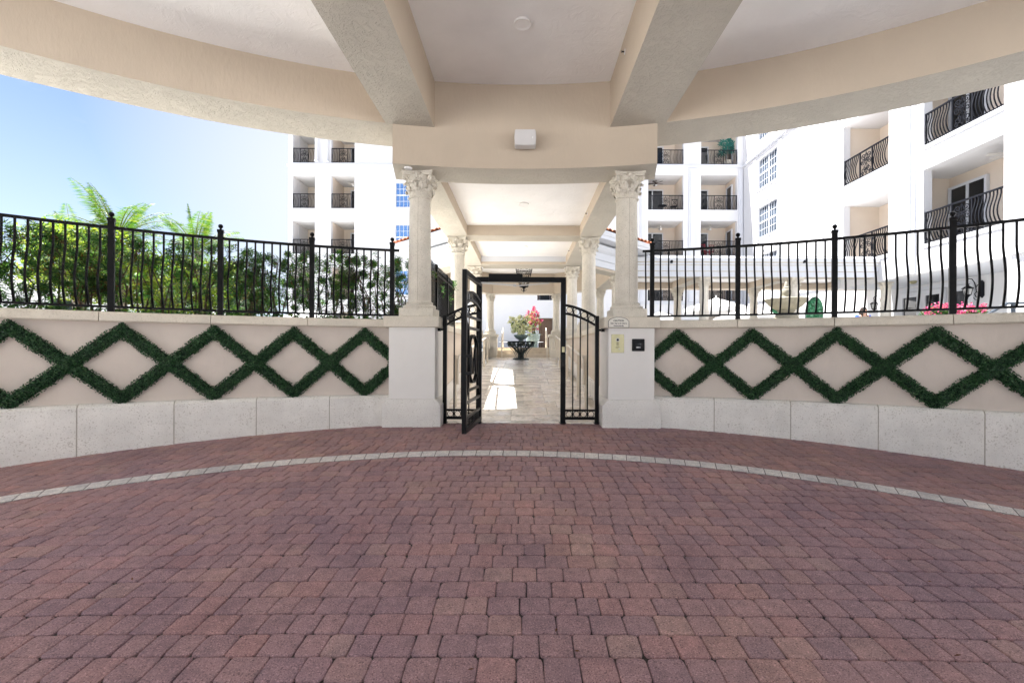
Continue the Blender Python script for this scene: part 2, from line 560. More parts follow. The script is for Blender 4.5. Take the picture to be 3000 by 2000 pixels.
def paver_mat(name, stops, patch, rough=0.85):
    m, nt, b = new_mat(name)
    L = nt.links
    tc = node(nt, 'ShaderNodeTexCoord'); g = node(nt, 'ShaderNodeNewGeometry')
    r = ramp(nt, stops)
    r.color_ramp.interpolation = 'LINEAR'
    L.new(g.outputs['Random Per Island'], r.inputs[0])
    col = r.outputs[0]
    n0 = node(nt, 'ShaderNodeTexNoise', Scale=0.45, Detail=3.0)
    L.new(tc.outputs['Object'], n0.inputs['Vector'])
    r0 = ramp(nt, [(0.35, patch[0]), (0.65, patch[1])])
    L.new(n0.outputs['Fac'], r0.inputs[0])
    col = mixc(nt, 1.0, col, r0.outputs[0], 'MULTIPLY')
    n1 = node(nt, 'ShaderNodeTexNoise', Scale=17.0, Detail=5.0, Roughness=0.65)
    L.new(tc.outputs['Object'], n1.inputs['Vector'])
    r1 = ramp(nt, [(0.3, (0.78, 0.79, 0.82)), (0.7, (1.15, 1.12, 1.10))])
    L.new(n1.outputs['Fac'], r1.inputs[0])
    col = mixc(nt, 1.0, col, r1.outputs[0], 'MULTIPLY')
    n2 = node(nt, 'ShaderNodeTexNoise', Scale=150.0, Detail=3.0)
    L.new(tc.outputs['Object'], n2.inputs['Vector'])
    r2 = ramp(nt, [(0.34, (0.42, 0.40, 0.40)), (0.43, (1, 1, 1)), (0.58, (1, 1, 1)), (0.68, (1.7, 1.7, 1.65))])
    L.new(n2.outputs['Fac'], r2.inputs[0])
    col = mixc(nt, 1.0, col, r2.outputs[0], 'MULTIPLY')
    n7 = node(nt, 'ShaderNodeTexNoise', Scale=1.7, Detail=7.0, Roughness=0.7, Distortion=0.6)
    L.new(tc.outputs['Object'], n7.inputs['Vector'])
    r7 = ramp(nt, [(0.34, (0.80, 0.80, 0.84)), (0.5, (1, 1, 1)), (0.68, (1.12, 1.11, 1.10))])
    L.new(n7.outputs['Fac'], r7.inputs[0])
    col = mixc(nt, 1.0, col, r7.outputs[0], 'MULTIPLY')
    L.new(col, b.inputs['Base Color'])
    b.inputs['Roughness'].default_value = rough
    b.inputs['Specular IOR Level'].default_value = 0.3
    bp = node(nt, 'ShaderNodeBump', Strength=0.55, Distance=0.004)
    n3 = node(nt, 'ShaderNodeTexNoise', Scale=120.0, Detail=4.0)
    L.new(tc.outputs['Object'], n3.inputs['Vector'])
    L.new(n3.outputs['Fac'], bp.inputs['Height']); L.new(bp.outputs[0], b.inputs['Normal'])
    return m


M['paver'] = paver_mat('red_tumbled_paver', [(0.0, (0.309, 0.210, 0.217)), (0.3, (0.346, 0.228, 0.227)), (0.6, (0.367, 0.242, 0.234)), (0.85, (0.387, 0.235, 0.220)), (0.95, (0.387, 0.268, 0.241)), (1.0, (0.397, 0.250, 0.224))],
                       ((0.90, 0.87, 0.96), (1.10, 1.04, 1.0)), 0.66)
M['bandstone'] = paver_mat('cream_band_paver', [(0.0, (0.60, 0.59, 0.57)), (0.6, (0.68, 0.67, 0.65)), (1.0, (0.76, 0.74, 0.70))], ((0.95, 0.95, 0.97), (1.04, 1.02, 1.0)))
M['tile'] = paver_mat('travertine_tile', [(0.0, (0.80, 0.75, 0.68)), (0.5, (0.87, 0.83, 0.77)), (1.0, (0.90, 0.88, 0.84))], ((0.96, 0.96, 0.97), (1.03, 1.02, 1.0)), 0.14)
M['riser'] = surface('tan_step_stone', (0.66, 0.57, 0.45), 0.6, 0.15, 3.0, 0.1, 40.0)


def soften_tile():
    nt = M['tile'].node_tree
    nt.nodes['Principled BSDF'].inputs['Specular IOR Level'].default_value = 0.6
    for n in nt.nodes:
        if n.type == 'TEX_NOISE' and abs(n.inputs['Scale'].default_value - 150) < 1:
            n.inputs['Scale'].default_value = 6.0
            n.inputs['Detail'].default_value = 8.0
            n.inputs['Distortion'].default_value = 1.5
        if n.type == 'VALTORGB' and len(n.color_ramp.elements) == 4:
            e = n.color_ramp.elements
            for k, c in enumerate(((0.66, 0.64, 0.60, 1), (1, 1, 1, 1), (1, 1, 1, 1), (1.08, 1.07, 1.05, 1))): e[k].color = c
        if n.type == 'BUMP': n.inputs['Strength'].default_value = 0.12


soften_tile()
# ================================================================== camera, sun, sky
cam = D.cameras.new('camera')
cam.lens = 16; cam.sensor_width = 36
cam.shift_x = -34 / 3000; cam.shift_y = 24 / 3000
cam.clip_start = 0.05; cam.clip_end = 2000
co = D.objects.new('camera', cam)
COL.objects.link(co)
co.location = (0, 0, EYE)
co.rotation_euler = (PI / 2, -ROLL, 0)
SC.camera = co

SUN_EL, SUN_AZ = math.radians(64), math.radians(-73)     # azimuth from +Y, clockwise; sun high on the left
sd = Vector((math.sin(SUN_AZ) * math.cos(SUN_EL), math.cos(SUN_AZ) * math.cos(SUN_EL), math.sin(SUN_EL)))
sl = D.lights.new('sun', 'SUN')
sl.energy = 5.0; sl.angle = math.radians(0.5); sl.color = (1.0, 0.975, 0.94)
so = D.objects.new('sun', sl)
COL.objects.link(so)
so.rotation_euler = sd.to_track_quat('Z', 'Y').to_euler()
so.location = (-20, -5, 40)
w = D.worlds.new('World')
SC.world = w
w.use_nodes = True
nt = w.node_tree
sky = nt.nodes.new('ShaderNodeTexSky')
sky.sky_type = 'NISHITA'; sky.sun_disc = False
sky.sun_elevation = SUN_EL; sky.sun_rotation = SUN_AZ
sky.air_density = 0.72; sky.dust_density = 0.4; sky.ozone_density = 1.0
bg = nt.nodes['Background']
tcw = nt.nodes.new('ShaderNodeTexCoord')
mpw = nt.nodes.new('ShaderNodeMapping'); mpw.inputs['Scale'].default_value = (1.2, 1.2, 3.2)
nt.links.new(tcw.outputs['Generated'], mpw.inputs[0])
cn = node(nt, 'ShaderNodeTexNoise', Scale=2.2, Detail=9.0, Roughness=0.62, Distortion=0.5)
nt.links.new(mpw.outputs[0], cn.inputs['Vector'])
cr = ramp(nt, [(0.55, (0, 0, 0)), (0.82, (0.35,) * 3)])
nt.links.new(cn.outputs['Fac'], cr.inputs[0])
sx = nt.nodes.new('ShaderNodeSeparateXYZ'); nt.links.new(tcw.outputs['Generated'], sx.inputs[0])
hz = ramp(nt, [(0.02, (0.6,) * 3), (0.18, (0.34,) * 3), (0.36, (0.06,) * 3), (0.5, (0, 0, 0))])       # pale band of haze and thin cloud near the horizon
nt.links.new(sx.outputs[2], hz.inputs[0])
dt = nt.nodes.new('ShaderNodeVectorMath'); dt.operation = 'DOT_PRODUCT'
dt.inputs[1].default_value = Vector((-0.30, 0.90, 0.30)).normalized()
nt.links.new(tcw.outputs['Generated'], dt.inputs[0])
vr = ramp(nt, [(0.90, (0, 0, 0)), (0.99, (0.85,) * 3)])                            # sky whitened toward the courtyard block, imitating the glare there
nt.links.new(dt.outputs['Value'], vr.inputs[0])
m1 = node(nt, 'ShaderNodeMath', operation='MAXIMUM'); nt.links.new(hz.outputs[0], m1.inputs[0]); nt.links.new(vr.outputs[0], m1.inputs[1])
m2 = node(nt, 'ShaderNodeMath', operation='MAXIMUM'); nt.links.new(cr.outputs[0], m2.inputs[0]); nt.links.new(m1.outputs[0], m2.inputs[1])
nt.links.new(mixc(nt, m2.outputs[0], sky.outputs[0], (4.5, 4.7, 5.0, 1)), bg.inputs[0])
bg.inputs[1].default_value = 0.05
SC.view_settings.view_transform = 'Standard'
SC.view_settings.look = 'None'
SC.view_settings.gamma = 1.0
SC.view_settings.exposure = 2.18
SC.render.engine = 'CYCLES'
SC.cycles.max_bounces = 8
SC.cycles.diffuse_bounces = 6
SC.cycles.glossy_bounces = 3
SC.cycles.transmission_bounces = 4
SC.cycles.caustics_reflective = False
SC.cycles.caustics_refractive = False
SC.cycles.use_denoising = True
SC.cycles.sample_clamp_indirect = 6.0

# ================================================================== ground
b = MB()
def gridsheet(xs, ys, dz):
    nx = len(xs)
    b = MB()
    b.add([(x, y, ground_z(x, y) + dz) for y in ys for x in xs],
          [(j * nx + i, j * nx + i + 1, (j + 1) * nx + i + 1, (j + 1) * nx + i) for j in range(len(ys) - 1) for i in range(nx - 1)])
    return b


M['joint'] = surface('joint_sand', (0.065, 0.058, 0.055), 0.95, 0.3, 30.0)
b = gridsheet([-7.35 + i * 0.7 for i in range(22)], [0.1 + 0.5 * i for i in range(15)], -0.0135)
tag(b.build('driveway_bed', M['joint']), kind='structure')
b = gridsheet([-30 + i * 1.0 for i in range(61)], [-40 + i * 1.0 for i in range(43)] + [2.5 + .5 * i for i in range(9)], -0.022)
tag(b.build('driveway_apron', M['drive']), kind='structure')
b = MB()
b.box(-400, 400, -400, 500, -1.3, -0.9)
tag(b.build('ground', M['drive']), kind='structure')


def paver(mb, x0, x1, y0, y1, r, zf, lift=0.0, ch=0.006, drop=0.016, jit=0.0, gap=0.0019, round_n=3):
    x0 += gap; x1 -= gap; y0 += gap; y1 -= gap
    cx, cy = (x0 + x1) / 2, (y0 + y1) / 2
    pts = []
    for (sx, sy, a0) in ((x1 - r, y1 - r, 0), (x0 + r, y1 - r, PI / 2), (x0 + r, y0 + r, PI), (x1 - r, y0 + r, 1.5 * PI)):
        q = r * (1 + RND.uniform(-0.5, 0.6)) if jit else r
        q = min(q, (x1 - x0) * 0.3)
        ox = sx + (r - q) * (1 if a0 in (0, 1.5 * PI) else -1)
        oy = sy + (r - q) * (1 if a0 in (0, PI / 2) else -1)
        for k in range(round_n):
            a = a0 + (PI / 2) * k / (round_n - 1)
            pts.append((ox + q * math.cos(a) + RND.uniform(-jit, jit), oy + q * math.sin(a) + RND.uniform(-jit, jit)))
    n = len(pts)
    tx, ty, dz = RND.uniform(-.010, .010) * (jit > 0), RND.uniform(-.010, .010) * (jit > 0), RND.uniform(-.0022, .0022) * (jit > 0)
    v = []
    for (ins, z) in ((0.0, -drop), (0.0, -ch), (ch * 1.3, -ch * 0.22), (ch * 3.0, 0.0)):
        for (x, y) in pts:
            d = math.hypot(x - cx, y - cy)
            k = 1 - ins / d
            px, py = cx + (x - cx) * k, cy + (y - cy) * k
            v.append((px, py, zf(px, py) + z + lift + dz + tx * (px - cx) + ty * (py - cy)))
    f = []
    for a in range(3):
        for i in range(n):
            j = (i + 1) % n
            f.append((a * n + i, a * n + j, (a + 1) * n + j, (a + 1) * n + i))
    f.append(tuple(3 * n + i for i in range(n)))
    mb.add(v, f, True)


b = MB()
y = 0.15
row = 0
while y < 7.06:
    h = 0.153
    lim = 7.2 if y > 1.5 else 4.5
    x = -lim + RND.uniform(0, 0.15)
    while x < lim:
        wd = RND.choice((0.126, 0.146, 0.150, 0.166, 0.178))
        xc, yc = x + wd / 2, y + h / 2
        if math.hypot(xc - CX, yc - CY) < 9.72 or abs(xc) < 1.4:
            paver(b, x, x + wd, y, y + h, RND.uniform(.012, .023), ground_z, 0.0, ch=0.005, jit=0.0024)
        x += wd
    y += h
    row += 1
o = b.build('driveway', M['paver'])
o.data.set_sharp_from_angle(angle=math.radians(60))
tag(o, kind='structure')

# pale band of single stones, following the court's curve
def unproj_ground(px, py):
    d = at(px, py, 1.0) - Vector((0, 0, EYE))
    t = 2.0
    for _ in range(60):
        p = Vector((0, 0, EYE)) + d * t
        t += (p.z - ground_z(p.x, p.y)) / (-d.z + 0.07) * 0.8
    return Vector((0, 0, EYE)) + d * t


bandpix = [(0, 1471), (223, 1419), (746, 1365), (1100, 1340), (1534, 1330), (1908, 1344), (2323, 1393), (2712, 1448), (3000, 1508)]
bp_ = [unproj_ground(*p) for p in bandpix]
A = np.array([[p.x, p.y, 1.0] for p in bp_])
rhs = np.array([-(p.x ** 2 + p.y ** 2) for p in bp_])
sol = np.linalg.lstsq(A, rhs, rcond=None)[0]
BX, BY = -sol[0] / 2, -sol[1] / 2
BR = math.sqrt(BX * BX + BY * BY - sol[2])
print('BAND', BX, BY, BR, [round(math.hypot(p.x - BX, p.y - BY) - BR, 3) for p in bp_])
b = MB()
bw = 0.10
step = 0.158 / BR
t = -1.15
while t < 1.15:
    t2 = t + step
    g = 0.0032 / BR
    vs = []
    for (ins, z) in ((0, -0.02), (0, 0.004), (0.005, 0.007)):
        for (r, tt) in ((BR - bw + ins, t + g + ins / BR), (BR - bw + ins, t2 - g - ins / BR), (BR + bw - ins, t2 - g - ins / BR), (BR + bw - ins, t + g + ins / BR)):
            x, yv = BX + r * math.sin(tt), BY + r * math.cos(tt)
            vs.append((x, yv, ground_z(x, yv) + z))
    b.add(vs, [(0, 1, 5, 4), (1, 2, 6, 5), (2, 3, 7, 6), (3, 0, 4, 7), (4, 5, 9, 8), (5, 6, 10, 9), (6, 7, 11, 10), (7, 4, 8, 11), (8, 9, 10, 11)])
    t = t2
tag(b.build('driveway_band', M['bandstone']), kind='structure')
b = MB()
NB = 80
vs = []
for i in range(NB + 1):
    tt = -1.15 + 2.3 * i / NB
    for r in (BR - bw - 0.008, BR + bw + 0.008):
        x, yv = BX + r * math.sin(tt), BY + r * math.cos(tt)
        vs.append((x, yv, ground_z(x, yv) + 0.0035))
b.add(vs, [(2 * i, 2 * i + 1, 2 * i + 3, 2 * i + 2) for i in range(NB)])
tag(b.build('driveway_band_bed', M['joint']), kind='structure')

# scattered dry leaf bits
n = 46
P = []
for _ in range(n):
    x, yv = RND.uniform(-4.5, 4.5), RND.uniform(2.0, 6.3)
    P.append((x, yv, ground_z(x, yv) + 0.009))
Nn = np.array([(RND.uniform(-.3, .3), RND.uniform(-.3, .3), 1) for _ in range(n)])
me = leaf_mesh('fallen_leaves', M['dry'], P, Nn, NPR.uniform(.015, .045, n), NPR.uniform(.006, .014, n))
o = inst('fallen_leaves', me)
tag(o, 'dry brown leaf bits scattered on the red pavers', 'leaves', kind='stuff')

# ------------------------------------------------------------------ ramped travertine walkway
RAMP0, RAMP1, TOPZ = 7.0, 16.0, 0.74


def walk_z(x, y):
    if y < RAMP0: return 0.004
    if y > RAMP1: return TOPZ
    return 0.004 + (TOPZ - 0.004) * (y - RAMP0) / (RAMP1 - RAMP0)


b = MB()
prof = [(-1.4, 6.95), (1.36, 6.95)]
for (ya, yb, xa, xb) in ((6.93, 7.4, -1.25, 1.2), (7.4, 14.4, -1.42, 1.36), (14.4, 16.0, -3.4, 3.4), (16.0, 22.2, -3.6, 3.6)):
    b.add([(xa, ya, walk_z(0, ya) - 0.012), (xb, ya, walk_z(0, ya) - 0.012), (xb, yb, walk_z(0, yb) - 0.012), (xa, yb, walk_z(0, yb) - 0.012)], [(0, 1, 2, 3)])
tag(b.build('walkway_bed', M['mortar']), kind='structure')
b = MB()
# threshold stones
for (x0, x1) in ((-1.25, 0.0), (0.0, 1.2)):
    b.box(x0 + 0.003, x1 - 0.003, 6.90, 7.10, -0.15, 0.012)
cell = 0.2
occ = set()
X0, Y0 = -3.4, 7.103
nxx, nyy = 34, 75
shapes = [(4, 2), (3, 2), (2, 2), (3, 3), (4, 2), (2, 3), (3, 2), (2, 2), (2, 1), (1, 2), (1, 1)]
for j in range(nyy):
    for i in range(nxx):
        if (i, j) in occ: continue
        RND.shuffle(shapes)
        for s in sorted(shapes[:6], key=lambda q: -q[0] * q[1] + RND.uniform(-2.0, 2.0)) + [(1, 1)]:
            cs = [(i + a, j + c) for a in range(s[0]) for c in range(s[1])]
            if all(c not in occ and c[0] < nxx and c[1] < nyy for c in cs):
                occ.update(cs)
                x0, y0 = X0 + i * cell, Y0 + j * cell
                xm, ym = x0 + s[0] * cell / 2, y0 + s[1] * cell / 2
                hw = 1.36 if ym < 14.4 else (1.57 + (ym - 14.4) * 0.92 if ym < 16.5 else 3.5)
                if abs(xm) < hw + 0.1 and ym < 22.0:
                    xa, xb = max(x0, -hw - 0.05), min(x0 + s[0] * cell, hw + 0.05)
                    if xb - xa > 0.06:
                        paver(b, xa, xb, y0, y0 + s[1] * cell, 0.004, walk_z, 0.004, ch=0.002, drop=0.014, gap=0.002, round_n=2)
                break
o = b.build('walkway', M['tile'])
o.data.set_sharp_from_angle(angle=math.radians(40))
tag(o, kind='structure')

# ================================================================== porte-cochere canopy
RIN, ROUT, RB, CEIL = 9.16, 9.93, 4.34, 5.0
FB0, FB1 = -1.915, 1.915
thl, thr = math.asin((FB0 - CX) / 9.3), math.asin((FB1 - CX) / 9.3)
canopy = thing('entrance_canopy', 'round stucco porte-cochere canopy with deep tan beams over the brick court', 'canopy', (0, -2.5, CEIL))
b = MB()
b.arcsweep([(RIN, CEIL + 0.05), (RIN, RB), (ROUT, RB), (ROUT, CEIL + 0.05)], -PI * 0.99, thl, 110, 0, False)
b.build('ring_beam', [M['tan']], canopy)
b = MB()
b.arcsweep([(RIN, CEIL + 0.05), (RIN, RB), (ROUT, RB), (ROUT, CEIL + 0.05)], thr, PI * 0.99, 110, 0, False)
b.build('ring_beam', [M['tan']], canopy)
b = MB()      # lowered arc beam carried by the two gate columns
b.arcsweep([(RIN - 0.004, CEIL + 0.05), (RIN - 0.004, 3.77), (9.78, 3.77), (9.78, CEIL + 0.05)], thl, thr, 24)
b.build('gate_beam', [M['tan']], canopy)
for (x0, x1) in ((-1.98, -1.306), (1.236, 2.0)):
    b = MB()
    pts = [(x0, -2.3), (x1, -2.3)]
    yi = lambda x: CY + math.sqrt((RIN + 0.006) ** 2 - (x - CX) ** 2)
    k = 8
    pts += [(x1 + (x0 - x1) * i / k, yi(x1 + (x0 - x1) * i / k)) for i in range(k + 1)]
    b.prism(pts, RB - 0.004, CEIL + 0.05)
    b.build('radial_beam', [M['tan']], canopy)
for a in (75, 125, 180, -75, -125):         # the other spokes, behind the photographer
    b = MB()
    T = Matrix.Translation((CX, CY, 0)) @ Matrix.Rotation(-math.radians(a), 4, 'Z')
    b.box(-0.33, 0.33, 1.3, 9.17, RB - 0.004, CEIL + 0.05, M=T)
    b.build('radial_beam', [M['tan']], canopy)
b = MB()
pts = [(CX + (RIN + 0.02) * math.sin(2 * PI * i / 120), CY + (RIN + 0.02) * math.cos(2 * PI * i / 120)) for i in range(120)]
b.prism(pts, CEIL, CEIL + 0.04)
b.build('ceiling', M['ceiling'], canopy)
b = MB()
pts = [(CX + (ROUT + 0.1) * math.sin(2 * PI * i / 120), CY + (ROUT + 0.1) * math.cos(2 * PI * i / 120)) for i in range(120)]
b.prism(pts, CEIL + 0.052, CEIL + 0.3)
b.arcsweep([(9.0, CEIL + 0.302), (11.5, CEIL + 0.302), (11.5, CEIL + 0.55), (9.0, CEIL + 0.55)], -1.12, 1.12, 60)  # unseen eave overhang, added to keep sun off the court paving
b.build('roof', M['white'], canopy)


def two_stucco(o):
    """rough trowelled stucco on the undersides, smoother on the upright faces"""
    me = o.data
    me.materials.append(M['tan_rough'])
    for p in me.polygons:
        if p.normal.z < -0.7: p.material_index = 1


for o in kids(canopy):
    if 'beam' in o.name: two_stucco(o)


# ceiling fittings
def ceiling_light(x, y, z, d, label):
    t = thing('ceiling_light', label, 'ceiling light', (x, y, z), 'round ceiling lights')
    b = MB()
    b.lathe([(d * .36, -0.020), (d * .5, -0.030), (d * .5, -0.001), (d * .34, -0.001)], 32)
    b.build('trim_ring', M['fixture'], t, local=True)
    b = MB()
    b.lathe([(0.0, -0.006), (d * .355, -0.006)], 32)
    b.build('lens', M['plasticwhite'], t, local=True)
    return t


ceiling_light(-0.03, 5.40, CEIL, 0.20, 'round white ceiling light over the brick court in front of the gate')
ceiling_light(-0.01, 9.05, 4.02, 0.20, 'round white ceiling light in the first walkway bay behind the gate')
ceiling_light(0.0, 12.8, 4.02, 0.20, 'round white ceiling light in the second walkway bay, farther in')

t = thing('ceiling_disc', 'small round cover plate under the beam beside the capital nearest the hedge', 'cover plate', (-1.70, 6.66, 3.77))
b = MB()
b.lathe([(0.0, -0.02), (0.055, -0.018), (0.062, -0.001), (0.0, -0.001)], 28)
b.build('cover', M['ceiling'], t, local=True)

for (x, y, z, sgn, lab) in ((1.236, 5.62, 4.80, -1, 'small chrome sprinkler head on the canopy beam near the white ceiling'),
                            (1.30, 9.35, 3.92, -1, 'small sprinkler head on the walkway beam in the first bay'),
                            (1.30, 12.9, 3.92, -1, 'small sprinkler head on the walkway beam in the second bay')):
    t = thing('sprinkler', lab, 'sprinkler', (x, y, z), 'sprinkler heads')
    T = Matrix.Rotation(-PI / 2, 4, 'Y')
    b = MB()
    b.lathe([(0.0, 0.001), (0.036, 0.001), (0.034, 0.006), (0.015, 0.009), (0.0, 0.009)], 20, M=T)
    b.build('escutcheon', M['plasticwhite'], t, local=True)
    b = MB()
    b.lathe([(0.009, 0.009), (0.009, 0.04), (0.014, 0.041), (0.014, 0.045), (0.0, 0.046)], 12, M=T)
    b.build('nozzle', M['blackplastic'], t, local=True)

# loudspeaker
t = thing('loudspeaker', 'white box loudspeaker with bowed sides mounted above the gate', 'loudspeaker', (0.01, 6.64, 4.13))
b = MB()
pr = []
for i in range(9):
    z = -0.112 + 0.224 * i / 8
    pr.append((0.145 + 0.010 * math.cos((i - 4) / 4 * PI / 2), z))
poly = [(x, z) for x, z in pr] + [(-x, z) for x, z in pr[::-1]]
b.plate(poly, -0.19, -0.045)
b.build('cabinet', M['plasticwhite'], t, 0.012, local=True)
b = MB()
b.plate([(x * 0.94, z * 0.94) for x, z in poly], -0.196, -0.1895)
b.build('grille', M['plasticwhite'], t, local=True)
b = MB()
b.box(0.098, 0.112, -0.199, -0.1965, -0.022, 0.006)
b.build('badge', M['bulb'], t, local=True)
b = MB()
b.box(-0.04, 0.04, -0.046, 0.0, -0.06, 0.06)
b.build('bracket', M['blackplastic'], t, local=True)

# ================================================================== garden walls round the court
WR = 9.5
TH_END = 0.86
TL, TR = math.asin((-1.95 - CX) / WR), math.asin((1.90 - CX) / WR)


def garden_wall(t0, t1, bj, cj, label):
    c = ring(WR, (t0 + t1) / 2, -0.3)
    t = thing('garden_wall', label, 'wall', c)
    n = 70
    b = MB()
    b.arcsweep([(9.5, 0.30), (9.5, 1.46), (9.78, 1.46), (9.78, 0.30)], t0, t1, n)
    b.build('panel', M['wallpanel'], t)
    b = MB()
    b.arcsweep([(9.4045, -0.95), (9.4045, 0.397), (9.44, 0.427), (9.61, 0.440), (9.61, -0.95)], t0, t1, n)
    b.build('mortar_core', M['mortar'], t)
    for (js, nm, mt, prof, g) in ((bj, 'base_course', M['coral'], [(9.40, -0.95), (9.40, 0.40), (9.435, 0.432), (9.492, 0.445), (9.62, 0.445), (9.62, -0.95)], 0.0007),
                                  (cj, 'coping', M['coping'], [(9.40, 1.44), (9.385, 1.455), (9.385, 1.535), (9.405, 1.556), (9.45, 1.563), (9.84, 1.563), (9.86, 1.54), (9.86, 1.44)], 0.0004)):
        edges = sorted([t0] + js + [t1])
        b = MB()
        for a, e in zip(edges, edges[1:]):
            b.arcsweep(prof, a + g, e - g, max(3, int((e - a) * 60)))
        b.build(nm, mt, t)
    return t


lw = garden_wall(-TH_END, TL, [-0.76] + [theta(p, 9.41) for p in (226, 511, 752, 966)], [-0.75] + [theta(p, 9.39) for p in (288, 617, 901)],
                 'curved taupe garden wall below the hedge, stone base and cream coping')
rw = garden_wall(TR, TH_END, [theta(p, 9.41) for p in (2093, 2317, 2574, 2886)] + [0.74], [theta(p, 9.39) for p in (2160, 2444, 2793)] + [0.73],
                 'curved taupe garden wall below the open railing by the CAUTION pier')

# boxwood diamonds
PER_L, PER_R = 0.1006, 0.1047
ZC, AMP, SW = 0.918, 0.425, 0.084


def lattice(t0, t1, peak, per, label):
    c = ring(WR, (t0 + t1) / 2, ZC)
    t = thing('boxwood_lattice', label, 'hedge lattice', c)
    slope = 2 * AMP / (per * WR)
    nrm = math.sqrt(1 + slope * slope)

    def tri(u):                       # +1 at peak, -1 half a period later
        u = (u / (2 * per)) % 1.0
        return 1 - 4 * abs(u - round(u))
    # backing strips
    b = MB()
    for sgn in (1, -1):
        edges = []
        k0 = math.floor((t0 - peak) / per); k1 = math.ceil((t1 - peak) / per)
        knots = [t0] + [peak + k * per for k in range(k0, k1 + 1) if t0 < peak + k * per < t1] + [t1]
        for a, e in zip(knots, knots[1:]):
            m = 8
            hw = SW * 0.78 * nrm
            vs, fs = [], []
            for i in range(m + 1):
                th = a + (e - a) * i / m
                z = ZC + sgn * AMP * tri(th - peak)
                for (r, dz) in ((9.497, -hw), (9.465, -hw * .7), (9.465, hw * .7), (9.497, hw)):
                    vs.append(ring(r - (0.0015 if sgn > 0 else 0), th, min(max(z + dz, 0.40), 1.43)))
            for i in range(m):
                for q in range(3):
                    fs.append((i * 4 + q, i * 4 + q + 1, (i + 1) * 4 + q + 1, (i + 1) * 4 + q))
            b.add(vs, fs)
    b.build('backing', M['boxback'], t)
    n = int(30000 * (t1 - t0) / 0.65)
    th = NPR.uniform(t0, t1, n)
    sg = np.where(NPR.random(n) < .5, 1, -1)
    u = ((th - peak) / (2 * per)) % 1.0
    tr = 1 - 4 * np.abs(u - np.round(u))
    sl = np.where(u < .5, -1, 1) * sg * slope
    wv = NPR.uniform(-1, 1, n)
    wj = SW * (1 + 0.05 * np.sin(th * 310 + sg) + 0.04 * np.sin(th * 131))
    zz = ZC + sg * AMP * tr + wv * wj * nrm + NPR.normal(0, .006, n)
    tt = th
    dep = 0.020 + 0.052 * np.sqrt(np.clip(1 - np.clip(np.abs(wv), 0, 1) ** 2, 0, 1)) * NPR.uniform(.72, 1.0, len(tt))
    ok = (tt > t0) & (tt < t1) & (zz > .392 + NPR.uniform(0, .02, len(zz))) & (zz < 1.442 - NPR.uniform(0, .02, len(zz)))
    tt, zz, wv, dep = tt[ok], zz[ok], wv[ok], dep[ok]
    r = WR - dep - 0.004
    P = np.stack([CX + r * np.sin(tt), CY + r * np.cos(tt), zz], 1)
    Nv = np.stack([-np.sin(tt), -np.cos(tt), 0.35 + 0 * tt], 1) + NPR.normal(0, .8, (len(tt), 3))
    me = leaf_mesh('foliage', M['box'], P, Nv, NPR.uniform(.015, .030, len(tt)), NPR.uniform(.011, .018, len(tt)), c)
    inst('foliage', me, t)
    return t


lattice(-TH_END, math.asin((-1.958 - CX) / WR), -0.2376, PER_L, 'dark green boxwood diamond lattice on the wall under the hedge')
lattice(math.asin((1.908 - CX) / WR), TH_END, 0.2549, PER_R, 'dark green boxwood diamond lattice on the wall beside the card reader pier')

# ================================================================== black iron railings on the walls
def belly_profile(z0, z1, belly):
    pts = []
    for i in range(19):
        q = i / 18
        s = 0.0
        if q < 0.72:
            a = q / 0.72
            s = math.sin(PI * a ** 0.85) ** 1.25
        pts.append((0, -belly * s, z0 + (z1 - z0) * q))
    return pts


bal = MB()
bal.sqbar(belly_profile(1.628, 2.605, 0.118), 0.021)
BAL = bal.mesh('baluster', M['iron'])
pst = MB()
pst.box(-.032, .032, -.032, .032, 1.563, 2.70)
pst.box(-.038, .038, -.038, .038, 2.70, 2.735)
pst.box(-.046, .046, -.046, .046, 1.558, 1.57)
POST = pst.mesh('post', M['iron'])
fin = MB()
fin.lathe([(0.03, 2.735), (0.014, 2.745), (0.012, 2.755), (0.024, 2.765), (0.031, 2.783), (0.025, 2.803), (0.012, 2.812), (0.0, 2.814)], 20)
FIN = fin.mesh('finial', M['iron'])
FR = 9.585


def iron_fence(posts, t_in, t_out, counts, label, tail=None):
    c = ring(FR, (posts[0] + posts[-1]) / 2, 1.563)
    t = thing('iron_fence', label, 'fence', c)

    def put(nm, me, th, par=t):
        p = ring(FR, th) - c
        p.z = -c.z
        return inst(nm, me, par, p, -th)
    lo, hi = min(t_in, t_out), max(t_in, t_out)
    for (nm, z, hh) in (('top_rail', 2.618, 0.017), ('bottom_rail', 1.632, 0.014)):
        b = MB()
        b.arcsweep([(FR - .02, z - hh), (FR - .02, z + hh), (FR + .02, z + hh), (FR + .02, z - hh)], lo, hi, 50)
        b.build(nm, M['iron'], t)
    for th in posts:
        p = put('post', POST, th)
        q = inst('finial', FIN, p)
    for a, e, n in counts:
        for i in range(1, n + 1):
            put('baluster', BAL, a + (e - a) * i / (n + 1))
    return t


